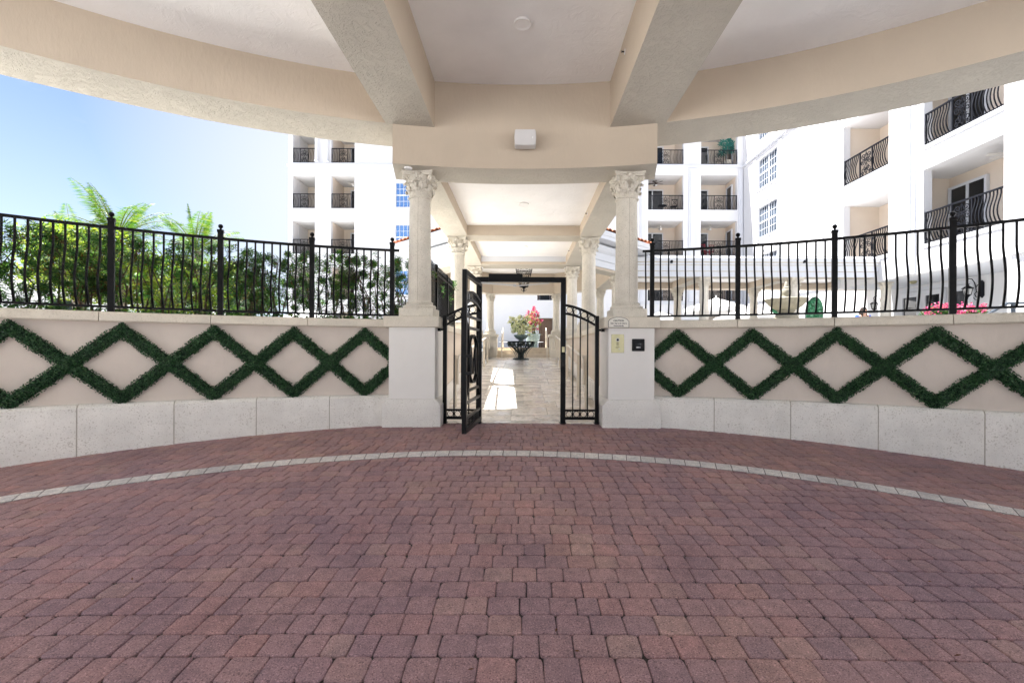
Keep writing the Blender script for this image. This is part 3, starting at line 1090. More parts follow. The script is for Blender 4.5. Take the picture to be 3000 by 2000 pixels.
lp = [theta(p, FR) for p in (325, 645, 913, 1148)]
rp = [theta(p, FR) for p in (1909.6, 2160.6, 2444, 2789.5)]
dl = lp[0] - lp[1]; dr = rp[3] - rp[2]
lp = [lp[0] + dl] + lp
rp = rp + [rp[3] + dr]
iron_fence(lp, -0.855, math.asin((-1.9 - CX) / FR), [(lp[i], lp[i + 1], 10) for i in range(4)] + [(lp[0] - 0.09, lp[0], 6)],
           'black iron railing with bellied bars in front of the leafy hedge')
iron_fence(rp, math.asin((1.80 - CX) / FR), 0.855, [(rp[i], rp[i + 1], 9 if i == 0 else 10) for i in range(4)] + [(rp[0] - 0.02, rp[0], 1), (rp[4], rp[4] + .09, 6)],
           'black iron railing with bellied bars, open view to the white arcade behind')

# spear-topped fence beside the ramp
t = thing('spear_fence', 'straight black spear-topped fence along the ramp by the hedge', 'fence', (-1.62, 9.0, 1.56))
for (nm, z) in (('top_rail', 2.52), ('bottom_rail', 1.66)):
    b = MB(); b.box(-1.635, -1.605, 7.42, 10.62, z - .015, z + .015); b.build(nm, M['iron'], t)
sp = MB()
sp.sqbar([(0, 0, 1.62), (0, 0, 2.60)], 0.018)
sp.lathe([(0.008, 2.60), (0.016, 2.62), (0.006, 2.63), (0.013, 2.645), (0.0, 2.70)], 8)
SPR = sp.mesh('bar', M['iron'])
for i in range(27):
    inst('bar', SPR, t, Vector((-1.62, 7.48 + i * 0.118, 0)) - Vector((-1.62, 9.0, 1.56)))
pm = MB()
pm.box(-.028, .028, -.028, .028, 1.56, 2.62); pm.lathe([(0.022, 2.62), (0.012, 2.63), (0.03, 2.66), (0.018, 2.69), (0, 2.695)], 14)
PM = pm.mesh('post', M['iron'])
for yv in (8.42, 9.60):
    inst('post', PM, t, Vector((-1.62, yv, 0)) - Vector((-1.62, 9.0, 1.56)))

# ================================================================== gate piers
def pier(cx, label):
    t = thing('gate_pier', label, 'pier', (cx, 6.62, 0))
    b = MB()
    poly = [(cx - .425, -.2), (cx + .425, -.2), (cx + .425, .31), (cx + .345, .395), (cx - .345, .395), (cx - .425, .31)]
    b.plate(poly, 6.62, 7.42)
    b.build('base', M['coral'], t, 0.008)
    b = MB()
    edges = (0.395, 0.68, 1.128, 1.44)
    for a, e in zip(edges, edges[1:]):
        b.box(cx - .335, cx + .335, 6.645, 7.40, a + .004, e - .004)
    b.box(cx - .331, cx + .331, 6.649, 7.396, 0.39, 1.44)
    b.build('shaft', M['precast'], t)
    b = MB()
    b.box(cx - .405, cx + .405, 6.585, 7.455, 1.44, 1.60)
    b.build('cap', M['coping'], t, 0.014)
    return t


pier(-1.632, 'pale stone gate pier nearest the hedge, plain panelled shaft')
pier(1.575, 'pale stone gate pier carrying the CAUTION plaque and card reader')

# ------------------------------------------------------------------ Corinthian columns (local: foot at 0, top at 2.17)
def column_meshes():
    b = MB()
    b.box(-.25, .25, -.25, .25, 0, .13)
    b.lathe([(.20, .13), (.235, .132), (.247, .15), (.247, .165), (.235, .182), (.205, .19), (.198, .205), (.205, .215), (.20, .228), (.178, .236), (.172, .25)], 44)
    base = b.mesh('base', M['coralcol'])
    b = MB()
    pr = [(.170, .245)]
    for i in range(1, 13):
        q = i / 12
        pr.append((.170 - .014 * q ** 1.6, .245 + q * 1.545))
    b.lathe(pr, 44)
    shaft = b.mesh('shaft', M['coralshaft'])
    b = MB()
    b.lathe([(.150, 1.785), (.172, 1.787), (.180, 1.80), (.172, 1.815), (.152, 1.818), (.148, 1.86), (.150, 1.95), (.165, 2.03), (.195, 2.085), (.20, 2.115), (.12, 2.116)], 36)

    def acan(ang, z0, h, r0, flare, wdt):
        vs, fs = [], []
        nr, nc = 11, 7
        for i in range(nr):
            q = i / (nr - 1)
            if q < .78:
                rr = r0 + flare * (q / .78) ** 2.2 * .75
                zz = z0 + h * (q / .78)
            else:
                e = (q - .78) / .22
                rr = r0 + flare * (.75 + .25 * math.sin(e * PI * .6)) + .012 * math.sin(e * PI)
                zz = z0 + h + .010 * math.sin(e * PI * .8) - .045 * e ** 1.6
            ww = wdt * (0.55 + .75 * math.sin(min(q, .9) * PI * .72)) * (1 if q < .85 else 1 - (q - .85) * 3.4)
            ww *= 1 + .22 * math.sin(q * 7 * PI)
            for j in range(nc):
                e = (j / (nc - 1)) * 2 - 1
                cr = .012 * (1 - abs(e)) + .004 * math.cos(e * 3 * PI)
                a = ang + e * ww / 2 / max(rr, .12)
                q2 = rr + cr
                vs.append((q2 * math.cos(a), q2 * math.sin(a), zz - .012 * abs(e)))
        for i in range(nr - 1):
            for j in range(nc - 1):
                fs.append((i * nc + j, i * nc + j + 1, (i + 1) * nc + j + 1, (i + 1) * nc + j))
        b.add(vs, fs, True)
    for k in range(8):
        acan(k * PI / 4, 1.818, .105, .152, .055, .10)
        acan(k * PI / 4 + PI / 8, 1.818, .205, .150, .085, .085)
    for k in range(4):
        a = PI / 4 + k * PI / 2
        ux, uy = math.cos(a), math.sin(a)
        pts, rs = [], []
        for i in range(9):
            q = i / 8
            rr = .165 + .095 * q ** 1.4
            pts.append((rr * ux, rr * uy, 1.96 + .135 * math.sin(q * PI / 2)))
            rs.append(.011 + .008 * q)
        for i in range(1, 15):
            aa = PI / 2 - i / 14 * 2.6 * PI
            s = .036 * (1 - i / 17)
            rr = .262 + s * math.cos(aa)
            pts.append((rr * ux, rr * uy, 2.062 + s * math.sin(aa)))
            rs.append(.019 - .008 * i / 14)
        b.tube(pts, rs, 7)
        for sd_ in (-1, 1):               # inner helices meeting at the middle of each side
            a0 = k * PI / 2
            pts = []
            for i in range(8):
                q = i / 7
                aa = a0 + sd_ * (.55 - .40 * q)
                rr = .165 + .045 * q
                pts.append((rr * math.cos(aa), rr * math.sin(aa), 1.965 + .10 * math.sin(q * PI / 2)))
            for i in range(1, 9):
                al = PI / 2 - i / 8 * 2 * PI
                s = .024 * (1 - i / 11)
                aa = a0 + sd_ * (.15 - s * math.cos(al) / .2)
                pts.append((.212 * math.cos(aa), .212 * math.sin(aa), 2.040 + s * math.sin(al)))
            b.tube(pts, .0095, 6)
        T = Matrix.Rotation(k * PI / 2, 4, 'Z') @ Matrix.Translation((.198, 0, 2.125)) @ Matrix.Rotation(PI / 2, 4, 'Y')
        b.lathe([(.0, .035), (.018, .032), (.034, .018), (.040, .0), (.03, -.01)], 14, M=T, lobes=6, amp=.16)
    for (z0, z1, hw, dip) in ((2.112, 2.14, .215, .040), (2.14, 2.172, .232, .040)):
        poly = []
        for k in range(4):
            a = k * PI / 2
            for i in range(9):
                q = i / 8 * 2 - 1
                lx, ly = hw - dip * (1 - q * q), q * (hw - .012)
                poly.append((lx * math.cos(a) - ly * math.sin(a), lx * math.sin(a) + ly * math.cos(a)))
        b.prism(poly, z0, z1)
    cap = b.mesh('capital', M['coralcol'], sharp=50)
    return base, shaft, cap


def shaft_mat():
    m = M['coralcol'].copy(); m.name = 'coral_column_shaft'
    nt = m.node_tree
    L = nt.links
    bs = nt.nodes['Principled BSDF']
    src = bs.inputs['Base Color'].links[0].from_socket
    tc = node(nt, 'ShaderNodeTexCoord')
    sep = node(nt, 'ShaderNodeSeparateXYZ'); L.new(tc.outputs['Object'], sep.inputs[0])
    nz = node(nt, 'ShaderNodeTexNoise', Scale=18.0, Detail=4.0); L.new(tc.outputs['Object'], nz.inputs['Vector'])
    ad = node(nt, 'ShaderNodeMath', operation='MULTIPLY_ADD'); L.new(nz.outputs['Fac'], ad.inputs[0]); ad.inputs[1].default_value = 0.006; L.new(sep.outputs[0], ad.inputs[2])
    ab = node(nt, 'ShaderNodeMath', operation='ADD'); L.new(ad.outputs[0], ab.inputs[0]); ab.inputs[1].default_value = -0.008
    ab2 = node(nt, 'ShaderNodeMath', operation='ABSOLUTE'); L.new(ab.outputs[0], ab2.inputs[0])
    lt = node(nt, 'ShaderNodeMath', operation='LESS_THAN'); L.new(ab2.outputs[0], lt.inputs[0]); lt.inputs[1].default_value = 0.0022
    L.new(mixc(nt, lt.outputs[0], src, (0.36, 0.32, 0.25, 1)), bs.inputs['Base Color'])
    return m


M['coralshaft'] = shaft_mat()
CBASE, CSHAFT, CCAP = column_meshes()


def column(x, y, z, label, top=3.772, rz=0.0):
    t = thing('stone_column', label, 'column', (x, y, z), 'coral stone columns with leafy capitals', rz)
    k = (top - z) / 2.172
    inst('base', CBASE, t)
    s = inst('shaft', CSHAFT, t)
    c = inst('capital', CCAP, t)
    if abs(k - 1) > .01:
        ext = (top - z) - 2.172
        s.scale = (1, 1, (1.545 + ext) / 1.545)
        s.location = (0, 0, .245 - .245 * (1.545 + ext) / 1.545)
        c.location = (0, 0, ext)
    return t


column(-1.590, 6.95, 1.60, 'coral stone column on the gate pier nearest the hedge')
column(1.566, 6.95, 1.60, 'coral stone column standing above the CAUTION plaque')
# ================================================================== iron gate
GY = 6.90
gate = thing('iron_gate', 'black iron gate with its monogrammed leaf swung open between the piers', 'gate', (-0.04, GY, 0))
GX = -0.04


def circ(cx, cz, r, n=28):
    return [(cx + r * math.cos(2 * PI * i / n), cz + r * math.sin(2 * PI * i / n)) for i in range(n)]


for s in (-1, 1):
    T = Matrix.Translation((GX, GY, 0)) @ Matrix.Scale(s, 4, (1, 0, 0))
    b = MB(); b.box(.600, .676, -.038, .038, 0.0, 2.14, M=T); b.box(.585, .69, -.055, .055, 0.012, 0.018, M=T)
    b.build('post', M['iron'], gate, 0.003)
    b = MB(); b.box(1.122, 1.180, -.03, .03, 0.0, 1.635, M=T); b.box(1.105, 1.2, -.05, .05, 0.012, 0.018, M=T)
    b.build('post', M['iron'], gate, 0.003)
    b = MB()
    arc = lambda x: 1.815 - 0.19 * ((x - .63) / .52) ** 1.7 if x > .63 else 1.815
    for dz, wd in ((-.018, .036), (-.145, .032)):
        b.flat([(x, arc(x) + dz) for x in [.66 + .48 * i / 14 for i in range(15)]], wd, .034, M=T)
    for (z, wd) in ((.205, .03), (.085, .042)):
        b.box(.67, 1.13, -.017, .017, z - wd / 2, z + wd / 2, M=T)
    for i in range(1, 4):
        x = .676 + (1.122 - .676) * i / 4
        b.box(x - .0095, x + .0095, -.0095, .0095, .08, arc(x) - .02, M=T)
    for i in range(4):
        x = .676 + (1.122 - .676) * (i + .5) / 4
        b.flat(circ(x, arc(x) - .082, .044), .008, .022, True, T)
        b.flat(circ(x, .147, .043), .008, .022, True, T)
    b.build('side_panel', M['iron'], gate)
    b = MB(); b.box(1.17, 1.235, -.02, .02, 1.405, 1.435, M=T); b.box(1.215, 1.262, -.05, .03, 1.395, 1.445, M=T)
    b.build('wall_bracket', M['iron'], gate, 0.002)
b = MB(); b.box(GX - .676, GX + .676, GY - .038, GY + .038, 2.14, 2.215)
b.build('lintel', M['iron'], gate, 0.003)
b = MB(); b.box(GX - .49, GX + .02, GY - .05, GY + .06, 2.145, 2.262)
b.build('opener_box', M['iron'], gate, 0.006)
b = MB()
b.sqbar([(GX - .61, GY - .10, 2.115), (GX - .10, GY - .06, 2.085)], 0.022)
b.lathe([(.022, 2.065), (.022, 2.105), (0, 2.107)], 14, (GX - .10, GY - .06, 0))
b.sqbar([(GX - .10, GY - .06, 2.075), (GX + .42, GY - .015, 2.125)], 0.016)
b.build('opener_arm', M['steel'], gate)
b = MB(); b.box(GX + .618, GX + .658, GY - .0412, GY - .037, 1.085, 1.165)
b.lathe([(.011, 0), (.011, .006), (0, .006)], 14, M=Matrix.Translation((GX + .638, GY - .041, 1.125)) @ Matrix.Rotation(PI / 2, 4, 'X'))
b.build('lock_plate', M['brass'], gate)
b = MB(); b.box(GX + .605, GX + .672, GY - .052, GY - .036, .86, 1.05)
b.build('strike_box', M['blackplastic'], gate, 0.006)
# the leaf
Hh, Ff = Vector((-.655, 6.865, 0)), Vector((-.748, 5.72, 0))
LW = (Hh - Ff).length
U = (Hh - Ff).normalized()
Nn = Vector((U.y, -U.x, 0))
LM = Matrix(((U.x, -Nn.x, 0, Ff.x), (U.y, -Nn.y, 0, Ff.y), (0, 0, 1, 0), (0, 0, 0, 1)))
b = MB()
z0, z1 = 0.055, 2.13
b.box(0, .07, -.028, .028, z0, z1, M=LM); b.box(LW - .055, LW, -.028, .028, z0, z1, M=LM)
b.box(.07, LW - .055, -.028, .028, z1 - .065, z1, M=LM); b.box(.07, LW - .055, -.028, .028, z0, z0 + .065, M=LM)
leaf = b.build('leaf', M['iron'], gate, 0.002)
b = MB()
am = (.07 + LW - .055) / 2
hw = LW / 2 - .055
xs_ = [am - hw + 2 * hw * i / 16 for i in range(17)]
for zc, sg_ in ((1.825, .075), (1.70, .085)):
    b.flat([(x, zc + sg_ * (1 - ((x - am) / hw) ** 2)) for x in xs_], .03, .036, M=LM)
for i in range(1, 10):
    x = .07 + (LW - .125) * i / 10
    e = (1 - ((x - am) / hw) ** 2)
    b.box(x - .008, x + .008, -.008, .008, 1.71 + .085 * e, 1.82 + .075 * e, M=LM)
b.build('arch', M['iron'], leaf)
b = MB()
for z in (1.555, .43, .24):
    b.box(.06, LW - .05, -.018, .018, z - .017, z + .017, M=LM)
for z in (1.405, .58):
    b.box(.06 + .13, LW - .05 - .13, -.018, .018, z - .017, z + .017, M=LM)
for s in (-1, 1):
    for zz in ((1.555, 1.405, 1.20), (.43, .58, .78)):
        b.flat([(am + s * hw, zz[0]), (am + s * (hw - .14), zz[1]), (am + s * .33 * .92, zz[2])], .014, .036, M=LM)
b.build('leaf_bars', M['iron'], leaf)
for i in range(1, 10):
    x = .07 + (LW - .125) * i / 10
    b = MB(); b.box(x - .008, x + .008, -.008, .008, .11, .235, M=LM)
    b.build('kick_bar', M['iron'], leaf)
b = MB()
b.flat(circ(am, .99, .325, 48), .022, .05, True, LM)
b.flat([(am - .21, .76), (am - .21, 1.225)], .055, .03, M=LM)
b.flat([(am + .21, .76), (am + .21, 1.225)], .055, .03, M=LM)
b.flat([(am - .20, 1.215), (am, .80), (am + .20, 1.215)], .040, .03, M=LM)
b.build('monogram', M['iron'], leaf)
b = MB()
b.box(-.012, .075, -.095, -.028, .80, .835, M=LM); b.box(-.012, .075, -.095, -.028, 1.02, 1.055, M=LM)
b.box(.0, .05, -.098, -.076, .80, 1.055, M=LM)
b.build('pull_handle', M['blackplastic'], leaf, 0.004)

# ------------------------------------------------------------------ plaque, intercom and reader on the pier
def text(body, size, mat, parent, loc, bold=0.0):
    cu = D.curves.new('lettering', 'FONT')
    cu.body = body; cu.size = size; cu.align_x = 'CENTER'; cu.extrude = 0.0012; cu.offset = bold
    tmp = D.objects.new('lettering', cu)
    COL.objects.link(tmp)
    bpy.context.view_layer.update()
    me = D.meshes.new_from_object(tmp.evaluated_get(bpy.context.evaluated_depsgraph_get()))
    D.objects.remove(tmp)
    me.transform(Matrix.Rotation(PI / 2, 4, 'X'))
    me.materials.clear(); me.materials.append(mat)
    o = D.objects.new('lettering', me)
    COL.objects.link(o)
    o.parent = parent; o.location = loc
    return o


t = thing('caution_plaque', 'arched cream plaque lettered CAUTION on the pier cap', 'sign', (1.372, 6.582, 1.445))


def plaque(k):
    w, h = .152 * k, .098
    pts = [(-w, 0 - (k - 1) * .3), (w, 0 - (k - 1) * .3), (w, h)]
    for i in range(5):
        a = PI * 1.5 - i / 4 * PI / 2
        pts.append((w - .022 + .022 * math.cos(a) + 0.022 * 0, h + .022 + .022 * math.sin(a)) if False else (w - .020 * math.sin(i / 4 * PI / 2), h + .020 * (1 - math.cos(i / 4 * PI / 2))))
    for i in range(1, 14):
        q = i / 14
        x = (w - .020) * (1 - 2 * q)
        pts.append((x, h + .020 + .035 * k * (1 - (x / (w - .02)) ** 2)))
    for i in range(5):
        j = 4 - i
        pts.append((-w + .020 * math.sin(j / 4 * PI / 2), h + .020 * (1 - math.cos(j / 4 * PI / 2))))
    pts.append((-w, h))
    return pts


b = MB(); b.plate(plaque(1.0), -.004, 0.0)
b.build('border', M['signblack'], t, local=True)
b = MB(); b.plate([(x * .955, .004 + z * .94) for x, z in plaque(1.0)], -.0058, -.001)
b.build('face', M['signwhite'], t, local=True)
text('CAUTION', .034, M['signblack'], t, (0, -.0062, .089), .0009)
text('Gate Opens & Closes', .0265, M['signblack'], t, (0, -.0062, .053), .0007)
text('Automatically', .0265, M['signblack'], t, (0, -.0062, .018), .0007)

t = thing('intercom_plate', 'brass intercom plate with round camera and call button under the plaque', 'intercom', (1.372, 6.645, 1.215))
b = MB(); b.box(-.094, .094, -.006, 0, -.135, .135)
b.build('plate', M['brass'], t, 0.003, local=True)
T = lambda x, z: Matrix.Translation((x, -.006, z)) @ Matrix.Rotation(PI / 2, 4, 'X')
b = MB(); b.lathe([(.028, 0), (.028, .004), (.022, .006), (.0, .006)], 24, M=T(0, .055))
b.build('lens_ring', M['steel'], t, local=True)
b = MB(); b.lathe([(.017, .0055), (.014, .010), (0, .011)], 20, M=T(0, .055))
b.build('lens', M['blackplastic'], t, local=True)
b = MB()
for k in range(5):
    b.box(-.018, .018, -.0075, -.0055, .012 - k * .010, .016 - k * .010)
b.build('speaker_slots', M['signblack'], t, local=True)
b = MB()
for k in range(3):
    b.box(-.03, .03 - k * .012, -.0068, -.0055, -.050 - k * .008, -.047 - k * .008)
b.build('engraved_text', M['signblack'], t, local=True)
b = MB(); b.lathe([(.010, 0), (.010, .006), (0, .007)], 16, M=T(.024, -.078))
b.build('call_button', M['steel'], t, local=True)
b = MB()
for x in (-.08, .08):
    for z in (-.12, .12): b.lathe([(.005, 0), (.004, .002), (0, .002)], 10, M=T(x, z))
b.build('screws', M['steel'], t, local=True)

t = thing('card_reader', 'square black card reader with a small white label', 'card reader', (1.672, 6.645, 1.195))
b = MB(); b.box(-.092, .092, -.02, 0, -.09, .09)
b.build('frame', M['blackplastic'], t, 0.012, local=True)
b = MB(); b.box(-.066, .066, -.036, -.018, -.062, .054)
b.build('housing', M['blackplastic'], t, 0.008, local=True)
b = MB(); b.lathe([(.024, 0), (.024, .005), (.0, .008)], 20, M=Matrix.Translation((0.006, -.036, .012)) @ Matrix.Rotation(PI / 2, 4, 'X'))
b.build('sensor', M['glassdark'], t, local=True)
b = MB(); b.box(-.034, .026, -.0375, -.0355, -.044, -.026)
b.build('label_strip', M['plasticwhite'], t, local=True)

# ================================================================== covered walkway
ZB = 3.78
walk = thing('covered_walkway', 'long cream covered walkway with coffered ceiling behind the gate', 'walkway canopy', (0, 10.8, ZB))
for (x0, x1) in ((-1.84, -1.33), (1.30, 1.81)):
    b = MB(); b.box(x0, x1, 7.228, 14.42, ZB - .003, 4.60)
    two_stucco(b.build('edge_beam', [M['tan']], walk))
for (y0, y1) in ((10.63, 11.2), (14.42, 14.98)):
    b = MB(); b.box(-1.333, 1.303, y0, y1, ZB - (0 if y0 > 14 else 0), 4.40)
    two_stucco(b.build('cross_beam', [M['tan']], walk))
b = MB(); b.box(-1.5, 1.5, 7.20, 14.7, 4.02, 4.08)
b.build('ceiling', M['ceiling'], walk)
b = MB(); b.box(-1.95, 1.92, 7.23, 14.6, 4.603, 4.72)
b.build('roof', M['white'], walk)
column(-1.585, 10.91, 1.60, 'coral stone column at the far end of the spear fence', ZB)
column(1.555, 10.91, 1.60, 'coral stone column in the walkway just past the right-hand gate pier', ZB)
column(-1.585, 14.70, 1.60, 'coral stone column where the walkway meets the pavilion, hedge side', ZB)
column(1.555, 14.70, 1.60, 'coral stone column where the walkway meets the pavilion, arcade side', ZB)
for s, lab in ((-1, 'low cream wall beside the ramp on the hedge side'), (1, 'low cream wall beside the ramp on the arcade side')):
    t = thing('walkway_wall', lab, 'wall', (s * 1.6, 11, 0))
    xa, xb = (1.40, 1.84) if s > 0 else (-1.86, -1.42)
    b = MB(); b.box(xa, xb, 7.425, 14.95, -.3, 1.45); b.build('panel', M['peach'], t)
    b = MB(); b.box(xa - .05, xb + .05, 7.47, 14.99, 1.452, 1.562); b.build('coping', M['coping'], t, .012)
    b = MB()
    for yv in (10.91, 14.70):
        b.box(xa - .09, xb + .09, yv - .33, yv + .33, 1.43, 1.598)
    b.build('column_block', M['coping'], t, .012)
    b = MB()
    y = 7.5
    inner = xa if s > 0 else xb
    while y < 14.7:
        za, zb = walk_z(0, y), walk_z(0, y + 1.18)
        x0, x1 = (inner - .025, inner + .01) if s > 0 else (inner - .01, inner + .025)
        v = [(x0, y, za - .05), (x1, y, za - .05), (x1, y + 1.175, zb - .05), (x0, y + 1.175, zb - .05),
             (x0, y, za + .34), (x1, y, za + .34), (x1, y + 1.175, zb + .34), (x0, y + 1.175, zb + .34)]
        b.add(v, [(0, 3, 2, 1), (4, 5, 6, 7), (0, 1, 5, 4), (1, 2, 6, 5), (2, 3, 7, 6), (3, 0, 4, 7)])
        y += 1.18
    b.build('base_course', M['coral'], t)


def handrail(x, y0, y1, label, zf, n, gap=0.0):
    t = thing('handrail', label, 'handrail', (x, y0, zf(0, y0)), 'cream ramp handrails')
    b = MB()
    pts = [(x, y0 - .03, zf(0, y0) + .42), (x, y0 - .06, zf(0, y0) + .72), (x, y0 - .01, zf(0, y0) + .85), (x, y0 + .14, zf(0, y0 + .14) + .90)]
    m = 10
    for i in range(1, m + 1):
        yv = y0 + .14 + (y1 - y0 - .3) * i / m
        pts.append((x, yv, zf(0, yv) + .90))
    pts += [(x, y1 - .04, zf(0, y1) + .88), (x, y1 + .02, zf(0, y1) + .78), (x, y1, zf(0, y1) + .45)]
    b.tube(pts, .024, 10)
    b.build('rail', M['cream'], t)
    for i in range(n):
        yv = y0 + .04 + (y1 - y0 - .1) * i / (n - 1)
        b = MB()
        xx = x + (.055 if x > 0 else -.055)
        b.box(xx - .028, xx + .028, yv - .035, yv + .035, zf(0, yv) - .01, zf(0, yv) + .93)
        b.build('post', M['cream'], t)
    return t


handrail(1.06, 8.05, 15.3, 'cream handrail along the ramp on the arcade side', walk_z, 7)
handrail(-1.16, 8.05, 15.3, 'cream handrail along the ramp on the hedge side', walk_z, 7)

# ================================================================== octagonal pavilion
OCT = [(-1.60, 14.45), (-3.50, 16.45), (-3.50, 20.1), (-1.60, 22.0), (1.57, 22.0), (3.45, 20.1), (3.45, 16.45), (1.57, 14.45)]   # clockwise seen from above
pav = thing('pavilion', 'octagonal white pavilion with terracotta tile roof beyond the walkway', 'pavilion', (0, 18.2, TOPZ))
b = MB()
b.polysweep(OCT[::-1], [(-.27, ZB + .004), (.25, ZB + .004), (.25, 4.80), (-.27, 4.80)])
two_stucco(b.build('ring_beam', [M['tan']], pav))
ENT = [(.252, 3.86), (.30, 3.86), (.30, 4.06), (.345, 4.08), (.345, 4.30), (.38, 4.32), (.44, 4.36), (.50, 4.44), (.50, 4.52), (.26, 4.53)]
b = MB()
b.polysweep(OCT[::-1][1:-0] if False else OCT[::-1], ENT)
b.build('entablature', M['offwhite'], pav)
b = MB(); b.prism([(x * 1.02, y) for x, y in OCT], 4.75, 4.80); b.build('ceiling', M['ceiling'], pav)
EV = [(-1.95, 13.65), (-4.62, 16.25), (-4.62, 20.3), (-1.95, 22.9), (1.9, 22.9), (4.57, 20.3), (4.57, 16.25), (1.9, 13.65)]
b = MB()
b.polysweep(EV[::-1], [(-.95, 4.60), (-.0, 4.60), (.0, 4.70), (.03, 4.72), (.06, 4.80), (.06, 4.85), (-.95, 4.86)])
b.prism([(x * .82, 18.27 + (y - 18.27) * .82) for x, y in EV], 4.805, 5.1)
b.build('eaves', M['offwhite'], pav)
b = MB()
apex = Vector((-.02, 18.27, 6.35))
for k in range(8):
    a, c = Vector((*EV[k], 4.875)), Vector((*EV[(k + 1) % 8], 4.875))
    d = (c - a).normalized()
    outw = Vector((d.y, -d.x, 0))
    if outw.dot(a - apex) < 0: outw = -outw
    Lk = (c - a).length
    cols, rows = int(Lk / .22) * 8, 22
    vs, fs = [], []
    for j in range(rows + 1):
        q = j / rows * 1.0
        for i in range(cols + 1):
            e = i / cols
            p = a + (c - a) * e + outw * .09
            p = p.lerp(apex, q)
            ph = e * int(Lk / .22)
            wv = abs(math.sin(ph * PI))
            vs.append((p.x, p.y, p.z + .065 * (wv ** .7) * (1 - .6 * q) + .02 * ((j % 2) * .6)))
    for j in range(rows):
        for i in range(cols):
            fs.append((j * (cols + 1) + i, j * (cols + 1) + i + 1, (j + 1) * (cols + 1) + i + 1, (j + 1) * (cols + 1) + i))
    b.add(vs, fs, True)
b.build('tile_roof', M['terracotta'], pav)
for (x, y, lab) in ((-1.60, 21.85, 'far pavilion column of coral stone on the hedge side of the white flowers'),
                    (1.57, 21.85, 'coral stone column at the far end of the pavilion, beside the pink flowers'),
                    (3.35, 20.0, 'coral stone column at the far corner of the pavilion under the arcade'),
                    (3.35, 16.5, 'coral stone column at the near corner of the pavilion under the arcade'),
                    (-3.4, 20.0, 'coral stone pavilion column behind the hedge, farther one'),
                    (-3.4, 16.5, 'coral stone pavilion column behind the hedge, nearer one')):
    b = MB(); b.box(x - .33, x + .33, y - .33, y + .33, TOPZ, 1.72)
    b.box(x - .38, x + .38, y - .38, y + .38, 1.722, 1.855)
    o = b.build('pedestal', M['coping'], pav, .012)
    column(x, y, 1.855, lab, ZB)
# steps up to the courtyard
st = MB()
for k in range(3):
    st.box(-1.30, 1.30, 21.75 + .34 * k, 22.9, TOPZ + .16 * k, TOPZ + .16 * (k + 1) - (0.002 if k < 2 else -.006))
tag(st.build('steps', M['riser']), kind='structure')
for s, lab in ((-1, 'short cream handrail on the pavilion steps, white flower side'), (1, 'short cream handrail on the pavilion steps, pink flower side')):
    t = thing('handrail', lab, 'handrail', (s * 1.06, 21.65, TOPZ), 'cream step handrails')
    x = s * 1.06 + (.02 if s < 0 else 0.06)
    b = MB(); b.tube([(x, 21.55, TOPZ + .66), (x, 21.55, TOPZ + .9), (x, 21.7, TOPZ + .98), (x, 22.9, TOPZ + 1.46), (x, 23.05, TOPZ + 1.40), (x, 23.05, TOPZ + .95)], .026, 10)
    b.build('rail', M['cream'], t)
    for (yv, zb, zt) in ((21.68, TOPZ, TOPZ + .98), (22.85, 1.22, TOPZ + 1.46)):
        b = MB(); b.box(x - .03, x + .03, yv - .03, yv + .03, zb, zt); b.build('post', M['cream'], t)

# iron lantern
lan = thing('hanging_lantern', 'black scrolled iron lantern hanging in the pavilion', 'lantern', (0.0, 18.1, 4.75))
b = MB(); b.tube([(0, 18.1, 4.74), (0, 18.1, 4.33)], .012, 8); b.lathe([(.07, 0), (.07, -.03), (0, -.03)], 16, (0, 18.1, 4.75))
b.build('stem', M['iron_flat'], lan)
b = MB()
LPf = [(.325, 4.31), (.30, 4.20), (.255, 4.02), (.225, 3.90), (.20, 3.78), (.165, 3.62)]
for k in range(8):
    a = k * PI / 4
    b.tube([(r * math.cos(a), 18.1 + r * math.sin(a), z) for r, z in LPf], .011, 6)
    a2 = a + PI / 8
    for (r0, zc, rr) in ((.305, 4.235, .055), (.275, 4.10, .05), (.235, 3.96, .045), (.205, 3.80, .04), (.18, 3.69, .035)):
        T = Matrix.Translation((r0 * math.cos(a2), 18.1 + r0 * math.sin(a2), zc)) @ Matrix.Rotation(a2 - PI / 2, 4, 'Z')
        b.flat(circ(-.035, 0, rr * .75, 12), .011, .011, True, T)
        b.flat(circ(.035, 0, rr * .75, 12), .011, .011, True, T)
for (r, z) in ((.325, 4.31), (.30, 4.17), (.225, 3.90), (.165, 3.62)):
    b.tube([(r * math.cos(2 * PI * i / 24), 18.1 + r * math.sin(2 * PI * i / 24), z) for i in range(24)], .013, 6, True)
b.build('cage', M['iron_flat'], lan)
b = MB()
b.lathe([(.16, 3.62), (.09, 3.585), (.035, 3.55), (.028, 3.48), (.045, 3.46), (.02, 3.43), (.0, 3.36)], 14, (0, 18.1, 0))
for k in range(4):
    a = k * PI / 2
    pts = [((.03 + .07 * math.sin(q * PI / 6)) * math.cos(a), 18.1 + (.03 + .07 * math.sin(q * PI / 6)) * math.sin(a), 3.44 + .018 * q) for q in range(6)]
    b.tube(pts, .008, 5)
b.build('finial', M['iron_flat'], lan)
b = MB()
for k in range(3):
    a = k * 2 * PI / 3
    b.lathe([(.018, 3.72), (.018, 3.86), (.012, 3.90), (0, 3.91)], 10, (.07 * math.cos(a), 18.1 + .07 * math.sin(a), 0))
b.build('candle', M['bulb'], lan)

